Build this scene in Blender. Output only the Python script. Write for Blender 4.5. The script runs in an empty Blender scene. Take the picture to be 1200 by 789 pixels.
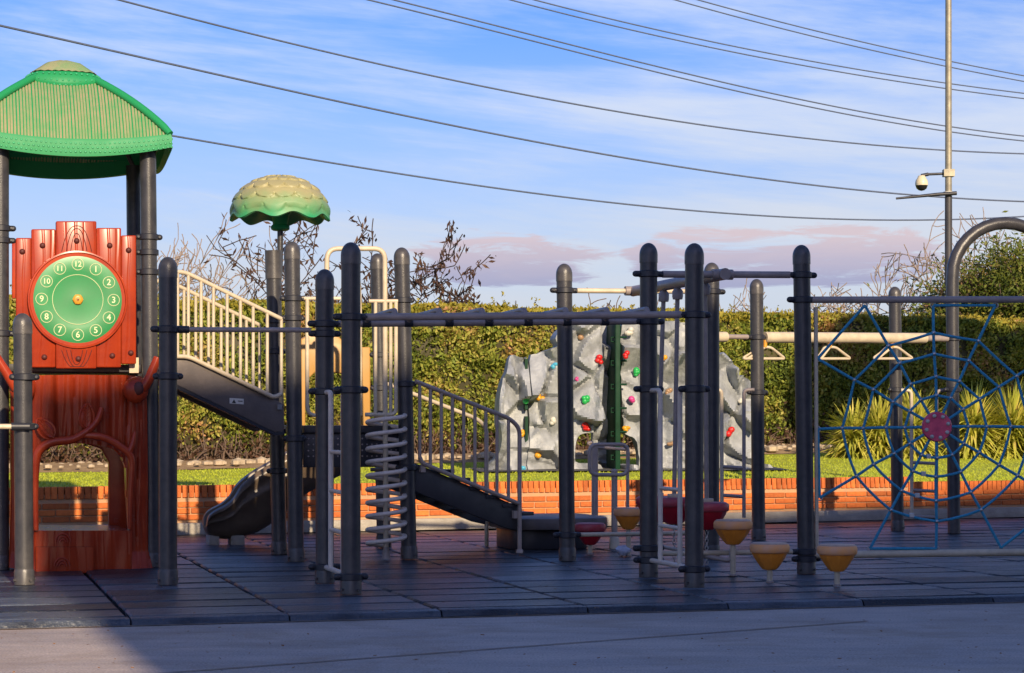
import bpy, bmesh, math, random
import numpy as np
from mathutils import Vector, Matrix, noise
random.seed(7); RNG = np.random.default_rng(7)
sc = bpy.context.scene
COL = sc.collection
R = math.radians
# ------------------------------------------------------------------ camera, light, exposure
F, H0, HY = 2400.0, 1.05, 495.0          # focal length in photo pixels, eye height, horizon row
cam = bpy.data.objects.new('camera', bpy.data.cameras.new('camera')); COL.objects.link(cam)
cam.location = (0, 0, H0); cam.rotation_euler = (R(90), 0, 0)
cam.data.sensor_width = 36; cam.data.lens = 36*F/1200
cam.data.shift_y = (HY-394.5)/1200
cam.data.clip_start = .1; cam.data.clip_end = 20000
sc.camera = cam
sc.render.resolution_x, sc.render.resolution_y = 1024, 673
LD = Vector((-.31, .95, -.437)).normalized()     # the way sunlight travels
SUN_EL = math.asin(-LD.z)
sun = bpy.data.objects.new('sun', bpy.data.lights.new('sun', 'SUN')); COL.objects.link(sun)
sun.data.energy = 5.0; sun.data.angle = R(.55); sun.data.color = (1, .80, .55)
sun.rotation_euler = LD.to_track_quat('-Z', 'Y').to_euler()
SKY_STRENGTH = .15
sc.view_settings.view_transform = 'Standard'; sc.view_settings.look = 'None'
sc.view_settings.exposure = .42; sc.view_settings.gamma = 1
def make_world():
    w = bpy.data.worlds.new('World'); sc.world = w; w.use_nodes = True
    nt = w.node_tree; N = nt.nodes; L = nt.links; N.clear()
    out = N.new('ShaderNodeOutputWorld'); bg = N.new('ShaderNodeBackground')
    bg.inputs['Strength'].default_value = SKY_STRENGTH
    sky = N.new('ShaderNodeTexSky'); sky.sky_type = 'NISHITA'; sky.sun_disc = False
    sky.sun_elevation = SUN_EL; sky.sun_rotation = math.atan2(-LD.x, -LD.y)
    sky.air_density = 1.0; sky.dust_density = .7; sky.ozone_density = 3.0
    tc = N.new('ShaderNodeTexCoord'); sep = N.new('ShaderNodeSeparateXYZ'); L.new(tc.outputs['Generated'], sep.inputs[0])
    def m(op, a, b=None, c=None):
        n = N.new('ShaderNodeMath'); n.operation = op
        for i, v in enumerate((a, b, c)):
            if v is None: continue
            if isinstance(v, (int, float)): n.inputs[i].default_value = v
            else: L.new(v, n.inputs[i])
        return n.outputs[0]
    def sstep(v, a, b):
        n = N.new('ShaderNodeMapRange'); n.interpolation_type = 'SMOOTHSTEP'
        L.new(v, n.inputs[0]); n.inputs[1].default_value = a; n.inputs[2].default_value = b
        return n.outputs[0]
    def vec(a, b, c):
        n = N.new('ShaderNodeCombineXYZ')
        for i, v in enumerate((a, b, c)):
            if isinstance(v, (int, float)): n.inputs[i].default_value = v
            else: L.new(v, n.inputs[i])
        return n.outputs[0]
    def nz(v, scale, det=6, rough=.6, dist=0.):
        n = N.new('ShaderNodeTexNoise'); L.new(v, n.inputs['Vector'])
        n.inputs['Scale'].default_value = scale; n.inputs['Detail'].default_value = det
        n.inputs['Roughness'].default_value = rough; n.inputs['Distortion'].default_value = dist
        return n.outputs['Fac']
    def mix(f, a, b):
        n = N.new('ShaderNodeMix'); n.data_type = 'RGBA'; L.new(f, n.inputs[0])
        for i, v in ((6, a), (7, b)):
            if isinstance(v, tuple): n.inputs[i].default_value = v
            else: L.new(v, n.inputs[i])
        return n.outputs[2]
    x, y, z = sep.outputs
    az = m('ARCTAN2', x, y)                       # 0 = straight ahead
    el = m('ARCSINE', z)
    # tint the clear sky a little towards the photograph's saturated winter blue
    hs = N.new('ShaderNodeHueSaturation'); hs.inputs['Saturation'].default_value = 1.3; hs.inputs['Hue'].default_value = .5
    tn = N.new('ShaderNodeMix'); tn.data_type = 'RGBA'; tn.blend_type = 'MULTIPLY'; tn.inputs[0].default_value = 1; L.new(sky.outputs[0], tn.inputs[6]); tn.inputs[7].default_value = (.66, .61, .78, 1); L.new(tn.outputs[2], hs.inputs['Color'])
    # cirrus: long thin streaks, a little tilted
    t = m('ADD', el, m('MULTIPLY', az, .10))
    v1 = vec(m('MULTIPLY', az, 2.2), m('MULTIPLY', t, 20), 3.1)
    c1 = nz(v1, 1.0, 9, .62, .35)
    v2 = vec(m('MULTIPLY', az, 10), m('MULTIPLY', t, 60), 1.7)
    c2 = nz(v2, 1.0, 6, .6, .2)
    midb = m('MULTIPLY', sstep(el, .02, .10), m('SUBTRACT', 1, sstep(el, .13, .23)))
    cir = sstep(m('ADD', m('ADD', m('MULTIPLY', c1, .72), m('MULTIPLY', c2, .28)), m('MULTIPLY', midb, m('MULTIPLY_ADD', az, .45, .045))), .43, .68)
    lowfade = m('SUBTRACT', 1, m('MULTIPLY', sstep(el, .08, .34), .45))
    cir = m('MULTIPLY', m('MULTIPLY', cir, lowfade), .9)
    a = mix(cir, hs.outputs[0], (3.8, 4.15, 4.9, 1))
    # pale veil along the horizon
    veil = m('MULTIPLY', m('SUBTRACT', 1, sstep(m('ABSOLUTE', el), -.02, .24)), .74)
    a = mix(veil, a, (2.95, 3.05, 3.2, 1))
    # low, flat-based clouds near the horizon
    v3 = vec(m('MULTIPLY', az, 11), m('MULTIPLY', el, 75), 9.6)
    c3 = nz(v3, 2.2, 10, .66, .6)
    band = m('MULTIPLY', sstep(el, .058, .074), m('SUBTRACT', 1, sstep(el, .082, .104)))
    def lump(c, wdt): return m('SUBTRACT', 1, sstep(m('ABSOLUTE', m('SUBTRACT', az, c)), 0., wdt))
    lumps = m('ADD', m('MULTIPLY', lump(.155, .10), 1.1), m('MULTIPLY', lump(.085, .055), .95))
    lumps = m('MAXIMUM', lumps, m('MULTIPLY', lump(-.005, .10), .82))
    dens = m('MULTIPLY', m('MULTIPLY', lumps, band), m('ADD', .45, c3))
    cum = sstep(m('SUBTRACT', c3, m('MULTIPLY', m('SUBTRACT', 1, m('MINIMUM', 1, m('MULTIPLY', m('MULTIPLY', lumps, band), 1.6))), .55)), .33, .50)
    vv = N.new('ShaderNodeMapRange'); L.new(m('ADD', el, m('MULTIPLY', c3, .012)), vv.inputs[0]); vv.inputs[1].default_value = .074; vv.inputs[2].default_value = .096
    ccol = mix(vv.outputs[0], (1.75, 1.75, 2.75, 1), (3.5, 2.75, 2.95, 1))
    a = mix(m('MULTIPLY', cum, .8), a, ccol)
    L.new(a, bg.inputs['Color']); L.new(bg.outputs[0], out.inputs['Surface'])
make_world()
sc.render.engine = 'CYCLES'
# ------------------------------------------------------------------ coordinates
U = Vector((.9627, .2706, 0)); V = Vector((-.2706, .9627, 0)); Zv = Vector((0, 0, 1))
def P(x, y, d): return Vector(((x-600)/F*d, d, H0-(y-HY)/F*d))
def G(x, y, z=0.): return P(x, y, F*(H0-z)/(y-HY))
class Frame:                                     # a vertical plane through a point, running along a direction
    def __init__(s, a, u=U): s.a = Vector((a.x, a.y, 0)); s.u = u.normalized(); s.n = Vector((s.u.y, -s.u.x, 0))  # n: towards viewer
    def uz(s, x, y):
        k = (x-600)/F; t = (k*s.a.y-s.a.x)/(s.u.x-k*s.u.y); d = s.a.y+t*s.u.y
        return t, H0-(y-HY)/F*d
    def w(s, t, z, off=0.): return s.a+s.u*t+s.n*off+Zv*z
    def pt(s, x, y, off=0.): t, z = s.uz(x, y); return s.w(t, z, off)
# ------------------------------------------------------------------ materials
MATS = {}
def mat(name, col, rough=.55, metal=0., col2=None, nscale=8., bump=0., bscale=60., coat=0., spec=.5, contrast=(.35, .65), extra=None, trans=0.):
    m = bpy.data.materials.new(name); m.use_nodes = True; nt = m.node_tree; N = nt.nodes; L = nt.links
    b = N['Principled BSDF']; b.inputs['Roughness'].default_value = rough; b.inputs['Metallic'].default_value = metal
    b.inputs['Coat Weight'].default_value = coat; b.inputs['Specular IOR Level'].default_value = spec; b.inputs['Coat Roughness'].default_value = .15
    tc = N.new('ShaderNodeTexCoord')
    if col2 is None: col2 = tuple(c*.72 for c in col)
    n = N.new('ShaderNodeTexNoise'); n.inputs['Scale'].default_value = nscale; n.inputs['Detail'].default_value = 7; n.inputs['Roughness'].default_value = .65
    L.new(tc.outputs['Object'], n.inputs['Vector'])
    r = N.new('ShaderNodeValToRGB'); r.color_ramp.elements[0].position = contrast[0]; r.color_ramp.elements[1].position = contrast[1]
    r.color_ramp.elements[0].color = (*col2, 1); r.color_ramp.elements[1].color = (*col, 1)
    L.new(n.outputs['Fac'], r.inputs[0]); L.new(r.outputs[0], b.inputs['Base Color'])
    rr = N.new('ShaderNodeMapRange'); L.new(n.outputs['Fac'], rr.inputs[0]); rr.inputs[3].default_value = min(1, rough+.12); rr.inputs[4].default_value = max(.05, rough-.12)
    L.new(rr.outputs[0], b.inputs['Roughness'])
    if bump:
        n2 = N.new('ShaderNodeTexNoise'); n2.inputs['Scale'].default_value = bscale; n2.inputs['Detail'].default_value = 5
        L.new(tc.outputs['Object'], n2.inputs['Vector'])
        bp = N.new('ShaderNodeBump'); bp.inputs['Strength'].default_value = bump; bp.inputs['Distance'].default_value = .02
        L.new(n2.outputs['Fac'], bp.inputs['Height']); L.new(bp.outputs[0], b.inputs['Normal'])
    if extra: extra(m, N, L, b, tc, r)
    MATS[name] = m; return m
def leafmat(name, cols, rough=.6, trans=.25, patch=.8):
    m = bpy.data.materials.new(name); m.use_nodes = True; nt = m.node_tree; N = nt.nodes; L = nt.links
    b = N['Principled BSDF']; b.inputs['Roughness'].default_value = rough; b.inputs['Specular IOR Level'].default_value = .3
    g = N.new('ShaderNodeNewGeometry'); tc = N.new('ShaderNodeTexCoord')
    n = N.new('ShaderNodeTexNoise'); n.inputs['Scale'].default_value = patch; n.inputs['Detail'].default_value = 4; L.new(tc.outputs['Object'], n.inputs['Vector'])
    a = N.new('ShaderNodeMath'); a.operation = 'MULTIPLY_ADD'; a.inputs[1].default_value = .55; L.new(g.outputs['Random Per Island'], a.inputs[0])
    s = N.new('ShaderNodeMath'); s.operation = 'MULTIPLY_ADD'; s.inputs[1].default_value = 2.0; s.inputs[2].default_value = -.77; L.new(n.outputs['Fac'], s.inputs[0]); L.new(s.outputs[0], a.inputs[2])
    r = N.new('ShaderNodeValToRGB'); cr = r.color_ramp
    while len(cr.elements) < len(cols): cr.elements.new(.5)
    for i, c in enumerate(cols): cr.elements[i].position = i/(len(cols)-1); cr.elements[i].color = (*c, 1)
    L.new(a.outputs[0], r.inputs[0]); L.new(r.outputs[0], b.inputs['Base Color'])
    if trans:
        t = N.new('ShaderNodeBsdfTranslucent'); L.new(r.outputs[0], t.inputs[0]); mx = N.new('ShaderNodeMixShader'); mx.inputs[0].default_value = trans
        L.new(b.outputs[0], mx.inputs[1]); L.new(t.outputs[0], mx.inputs[2]); L.new(mx.outputs[0], N['Material Output'].inputs[0])
    MATS[name] = m; return m
def wood_relief(m, N, L, b, tc, r):              # moulded wood grain in the red plastic
    mp = N.new('ShaderNodeMapping'); mp.inputs['Scale'].default_value = (1, 1, .16); L.new(tc.outputs['Object'], mp.inputs[0])
    w = N.new('ShaderNodeTexWave'); w.inputs['Scale'].default_value = 4.5; w.inputs['Distortion'].default_value = 6; w.inputs['Detail'].default_value = 2; w.inputs['Detail Scale'].default_value = 1.2
    L.new(mp.outputs[0], w.inputs[0])
    cr = N.new('ShaderNodeValToRGB'); cr.color_ramp.elements[0].position = 0; cr.color_ramp.elements[1].position = .32
    cr.color_ramp.elements[0].color = (0, 0, 0, 1); cr.color_ramp.elements[1].color = (1, 1, 1, 1); L.new(w.outputs['Fac'], cr.inputs[0])
    bp = N.new('ShaderNodeBump'); bp.inputs['Strength'].default_value = .3; bp.inputs['Distance'].default_value = .006; L.new(cr.outputs[0], bp.inputs['Height']); L.new(bp.outputs[0], b.inputs['Normal'])
def scuffed(m, N, L, b, tc, r):                  # fine scuffs, and splashed dust low on the posts
    mp = N.new('ShaderNodeMapping'); mp.inputs['Scale'].default_value = (6, 6, 1.3); L.new(tc.outputs['Object'], mp.inputs[0])
    n = N.new('ShaderNodeTexNoise'); n.inputs['Scale'].default_value = 7; n.inputs['Detail'].default_value = 9; n.inputs['Roughness'].default_value = .75; L.new(mp.outputs[0], n.inputs[0])
    r1 = N.new('ShaderNodeMapRange'); L.new(n.outputs['Fac'], r1.inputs[0]); r1.inputs[1].default_value = .60; r1.inputs[2].default_value = .74; r1.inputs[4].default_value = .38
    sp = N.new('ShaderNodeSeparateXYZ'); L.new(tc.outputs['Object'], sp.inputs[0])
    r2 = N.new('ShaderNodeMapRange'); L.new(sp.outputs[2], r2.inputs[0]); r2.inputs[1].default_value = 0; r2.inputs[2].default_value = .35; r2.inputs[3].default_value = .55; r2.inputs[4].default_value = 0
    n2 = N.new('ShaderNodeTexNoise'); n2.inputs['Scale'].default_value = 22; n2.inputs['Detail'].default_value = 6; L.new(tc.outputs['Object'], n2.inputs[0])
    mu = N.new('ShaderNodeMath'); mu.operation = 'MULTIPLY'; L.new(r2.outputs[0], mu.inputs[0]); L.new(n2.outputs['Fac'], mu.inputs[1])
    mm = N.new('ShaderNodeMath'); mm.operation = 'MAXIMUM'; L.new(r1.outputs[0], mm.inputs[0]); L.new(mu.outputs[0], mm.inputs[1])
    mx = N.new('ShaderNodeMix'); mx.data_type = 'RGBA'; L.new(mm.outputs[0], mx.inputs[0]); L.new(r.outputs[0], mx.inputs[6]); mx.inputs[7].default_value = (.17, .155, .14, 1)
    L.new(mx.outputs[2], b.inputs['Base Color'])
def brushed(m, N, L, b, tc, r):
    # fine joints along the planed rubber tile; bluish sheen put into the colour
    mp = N.new('ShaderNodeMapping'); mp.inputs['Scale'].default_value = (.8, 9, 1); L.new(tc.outputs['Object'], mp.inputs[0])
    n = N.new('ShaderNodeTexNoise'); n.inputs['Scale'].default_value = 3; n.inputs['Detail'].default_value = 6; L.new(mp.outputs[0], n.inputs[0])
    oi = N.new('ShaderNodeObjectInfo'); ad = N.new('ShaderNodeMath'); ad.operation = 'MULTIPLY_ADD'; ad.inputs[1].default_value = .35; L.new(oi.outputs['Random'], ad.inputs[0]); L.new(n.outputs['Fac'], ad.inputs[2])
    sb = N.new('ShaderNodeMath'); sb.operation = 'SUBTRACT'; sb.inputs[1].default_value = .20; L.new(ad.outputs[0], sb.inputs[0])
    L.new(sb.outputs[0], r.inputs[0])
def brickvar(m, N, L, b, tc, r):
    oi = N.new('ShaderNodeObjectInfo'); hs = N.new('ShaderNodeHueSaturation'); L.new(r.outputs[0], hs.inputs['Color'])
    mr = N.new('ShaderNodeMapRange'); mr.inputs[3].default_value = .62; mr.inputs[4].default_value = 1.22; L.new(oi.outputs['Random'], mr.inputs[0]); L.new(mr.outputs[0], hs.inputs['Value'])
    L.new(hs.outputs[0], b.inputs['Base Color'])
def dusty(amount_lo, amount_hi, dust, zlo, zhi):  # dust settled on the upper side of weathered plastic (by height on the object)
    def f(m, N, L, b, tc, r):
        s = N.new('ShaderNodeSeparateXYZ'); L.new(tc.outputs['Object'], s.inputs[0])
        mr = N.new('ShaderNodeMapRange'); L.new(s.outputs[2], mr.inputs[0]); mr.inputs[1].default_value = zlo; mr.inputs[2].default_value = zhi
        mr.inputs[3].default_value = amount_lo; mr.inputs[4].default_value = amount_hi
        n = N.new('ShaderNodeTexNoise'); n.inputs['Scale'].default_value = 9; n.inputs['Detail'].default_value = 6; L.new(tc.outputs['Object'], n.inputs[0])
        a = N.new('ShaderNodeMath'); a.operation = 'MULTIPLY_ADD'; a.inputs[1].default_value = .7; L.new(n.outputs['Fac'], a.inputs[0]); a.use_clamp = True
        sb = N.new('ShaderNodeMath'); sb.operation = 'SUBTRACT'; sb.inputs[1].default_value = .35; L.new(mr.outputs[0], sb.inputs[0]); L.new(sb.outputs[0], a.inputs[2])
        mx = N.new('ShaderNodeMix'); mx.data_type = 'RGBA'; L.new(a.outputs[0], mx.inputs[0]); L.new(r.outputs[0], mx.inputs[6]); mx.inputs[7].default_value = (*dust, 1)
        L.new(mx.outputs[2], b.inputs['Base Color'])
    return f
def concrete_x(m, N, L, b, tc, r):
    mp = N.new('ShaderNodeMapping'); mp.inputs['Scale'].default_value = (.6, 2.2, 1); L.new(tc.outputs['Object'], mp.inputs[0])
    n = N.new('ShaderNodeTexNoise'); n.inputs['Scale'].default_value = 1.6; n.inputs['Detail'].default_value = 10; n.inputs['Roughness'].default_value = .7; L.new(mp.outputs[0], n.inputs[0])
    L.new(n.outputs['Fac'], r.inputs[0])
    v = N.new('ShaderNodeTexNoise'); v.inputs['Scale'].default_value = 90; v.inputs['Detail'].default_value = 3; L.new(tc.outputs['Object'], v.inputs[0])
    mx = N.new('ShaderNodeMix'); mx.data_type = 'RGBA'; mx.blend_type = 'OVERLAY'; mx.inputs[0].default_value = .8; L.new(r.outputs[0], mx.inputs[6]); L.new(v.outputs['Fac'], mx.inputs[7])
    s1 = N.new('ShaderNodeTexNoise'); s1.inputs['Scale'].default_value = 1.1; s1.inputs['Detail'].default_value = 8; s1.inputs['Roughness'].default_value = .7; s1.inputs['Distortion'].default_value = .6; L.new(tc.outputs['Object'], s1.inputs[0])
    sr = N.new('ShaderNodeMapRange'); L.new(s1.outputs['Fac'], sr.inputs[0]); sr.inputs[1].default_value = .47; sr.inputs[2].default_value = .66; sr.inputs[4].default_value = .6
    m2 = N.new('ShaderNodeMix'); m2.data_type = 'RGBA'; L.new(sr.outputs[0], m2.inputs[0]); L.new(mx.outputs[2], m2.inputs[6]); m2.inputs[7].default_value = (.27, .19, .12, 1)
    sg = N.new('ShaderNodeTexNoise'); sg.inputs['Scale'].default_value = 26; sg.inputs['Detail'].default_value = 2; L.new(tc.outputs['Object'], sg.inputs[0])
    sq = N.new('ShaderNodeMapRange'); L.new(sg.outputs['Fac'], sq.inputs[0]); sq.inputs[1].default_value = .70; sq.inputs[2].default_value = .74; sq.inputs[4].default_value = .75
    m3 = N.new('ShaderNodeMix'); m3.data_type = 'RGBA'; L.new(sq.outputs[0], m3.inputs[0]); L.new(m2.outputs[2], m3.inputs[6]); m3.inputs[7].default_value = (.10, .08, .07, 1)
    L.new(m3.outputs[2], b.inputs['Base Color'])
M = MATS
mat('post_paint', (.054, .052, .054), .33, col2=(.028, .028, .032), nscale=11, extra=scuffed, bump=.12, bscale=180)
mat('clamp_paint', (.026, .027, .034), .45, col2=(.02, .021, .027), nscale=20)
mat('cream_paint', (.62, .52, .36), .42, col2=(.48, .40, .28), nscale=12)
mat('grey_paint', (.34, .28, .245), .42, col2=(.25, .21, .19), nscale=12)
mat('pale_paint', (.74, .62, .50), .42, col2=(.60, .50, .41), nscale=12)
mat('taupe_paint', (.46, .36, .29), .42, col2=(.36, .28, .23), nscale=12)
mat('steel', (.55, .54, .53), .35, metal=.9, col2=(.4, .39, .38), nscale=30)
mat('red_plastic', (.36, .044, .012), .24, col2=(.24, .024, .008), nscale=4, spec=.25, extra=wood_relief)
mat('red_smooth', (.42, .055, .016), .24, col2=(.28, .028, .01), nscale=5, spec=.3)
mat('dark_hollow', (.10, .018, .012), .6, nscale=12)
mat('stud_green', (.05, .42, .17), .25, spec=.6, nscale=6)  # lighter than the band: weathering and highlights on the bumps put into the colour
mat('green_plastic', (.015, .25, .085), .5, spec=.25, col2=(.018, .25, .085), nscale=6)
mat('thatch', (.18, .31, .13), .75, col2=(.34, .30, .17), nscale=7, spec=.2)
mat('mushroom', (.03, .34, .14), .5, col2=(.02, .27, .10), nscale=7, extra=dusty(.05, 1.05, (.34, .31, .15), -.16, .07))
mat('clock_green', (.014, .24, .065), .35, col2=(.011, .195, .05), nscale=4)
mat('numeral_print', (.72, .78, .42), .5)
mat('hub_yellow', (.72, .36, .03), .4, col2=(.5, .22, .02), nscale=30)
mat('deck_metal', (.05, .048, .052), .5, col2=(.03, .03, .034))
mat('ramp_panel', (.15, .125, .11), .5, col2=(.10, .085, .078), nscale=5, bump=.1, bscale=40)
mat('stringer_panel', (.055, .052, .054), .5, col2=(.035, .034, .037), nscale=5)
mat('slide_plastic', (.15, .108, .075), .34, col2=(.10, .072, .05), nscale=5)
mat('tan_plastic', (.46, .27, .09), .45, col2=(.46, .24, .05), nscale=5)
mat('mat_rubber', (.125, .145, .175), .36, col2=(.014, .016, .022), nscale=3, contrast=(.34, .80), bump=.9, bscale=38, extra=brushed)
mat('mat_underlay', (.012, .012, .014), .9)
mat('concrete', (.52, .425, .35), .65, col2=(.30, .255, .23), nscale=2, contrast=(.3, .7), bump=.25, bscale=40, extra=concrete_x)
mat('joint_filler', (.30, .22, .15), .8)
mat('brick_clay', (.72, .19, .035), .8, col2=(.56, .125, .026), nscale=22, bump=.4, bscale=90, extra=brickvar)
mat('mortar', (.55, .30, .14), .9, col2=(.4, .26, .16), nscale=30)
mat('kerb_concrete', (.42, .38, .32), .85, col2=(.30, .27, .23), nscale=6, bump=.4, bscale=60)
mat('lawn', (.40, .42, .02), .8, col2=(.27, .32, .016), nscale=1.4, contrast=(.3, .7), bump=.4, bscale=120)
mat('grass_blade', (.40, .43, .022), .7, col2=(.26, .33, .016), nscale=3)
mat('field_ground', (.10, .11, .04), .9, col2=(.14, .12, .06), nscale=.3)
mat('soil', (.36, .25, .13), .9, col2=(.22, .14, .075), nscale=6, bump=.8, bscale=30)
mat('pale_stone', (.52, .42, .29), .85, col2=(.36, .28, .19), nscale=12, bump=.4, bscale=40)
mat('rock_panel', (.34, .36, .375), .5, col2=(.22, .235, .25), nscale=4.5, contrast=(.38, .62), bump=.5, bscale=24)
mat('peg_green', (.004, .04, .018), .6, spec=.2)
mat('pad_rubber', (.08, .078, .08), .8)
mat('hill', (.13, .19, .34), .95, col2=(.10, .15, .30), nscale=.004)  # bluish tone is the haze of distance, put into the hill colour
mat('bark', (.20, .135, .095), .85, col2=(.11, .075, .055), nscale=14)
mat('bark_pale', (.34, .27, .22), .85, col2=(.22, .17, .14), nscale=14)
mat('bark_dark', (.075, .05, .04), .85, col2=(.045, .03, .025), nscale=14)
mat('rope_blue', (.05, .38, .56), .55, col2=(.03, .27, .44), nscale=60, bump=.6, bscale=260)
mat('pink_plastic', (.95, .13, .20), .4, col2=(.5, .035, .11), nscale=8)
mat('white_clip', (.62, .60, .55), .5)
mat('pod_yellow', (.95, .33, .035), .42, col2=(.78, .24, .025), nscale=9, bump=.15, bscale=60)
mat('pod_top', (.66, .44, .30), .55, col2=(.50, .31, .2), nscale=14)
mat('pod_red', (.50, .014, .03), .36, col2=(.38, .01, .02), nscale=8)
mat('pod_yellow_rim', (.95, .42, .13), .5, col2=(.85, .42, .22), nscale=14)
mat('pod_red_rim', (.46, .035, .055), .45, col2=(.42, .08, .09), nscale=14)
mat('pod_red_top', (.40, .10, .12), .5, col2=(.3, .06, .08), nscale=12)
mat('pole_galv', (.34, .31, .22), .5, metal=.3, col2=(.22, .20, .15), nscale=8)
mat('dome_white', (.72, .64, .42), .4)
mat('dome_glass', (.02, .02, .02), .1)
mat('cable', (.10, .125, .19), .6)  # blue-grey because distance haze is put into the wire colour
mat('paper', (.62, .65, .78), .8)
mat('label_white', (.7, .68, .6), .5)
mat('label_black', (.03, .03, .03), .5)
mat('render_wall', (.55, .47, .38), .85, nscale=1.2)
mat('window_glass', (.04, .05, .06), .08)
mat('dry_litter', (.26, .13, .05), .85)
for nm, c in dict(hold_yellow=(.75, .36, .02), hold_green=(.02, .42, .09), hold_red=(.62, .02, .02), hold_white=(.62, .6, .52), hold_pink=(.6, .05, .25), hold_tan=(.36, .22, .12), hold_cyan=(.08, .42, .6)).items():
    mat(nm, c, .4, nscale=30)
leafmat('hedge_leaf', [(.05, .07, .012), (.13, .18, .025), (.24, .28, .04), (.35, .35, .06), (.44, .36, .09), (.46, .24, .11)], patch=1.3)
leafmat('hedge_top_leaf', [(.20, .19, .02), (.32, .27, .03), (.40, .32, .05)], patch=1.3)
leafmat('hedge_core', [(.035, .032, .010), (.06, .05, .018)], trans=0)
leafmat('dry_leaf', [(.045, .026, .02), (.085, .045, .028), (.13, .065, .035)], patch=2)
leafmat('yucca_leaf', [(.18, .22, .03), (.42, .44, .06), (.62, .58, .10), (.58, .46, .14)], patch=3)
leafmat('bush_leaf', [(.04, .06, .010), (.10, .14, .02), (.17, .19, .03), (.24, .13, .06)], patch=1.2)
leafmat('evergreen_leaf', [(.02, .03, .01), (.05, .07, .02)], patch=1.2)
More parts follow.
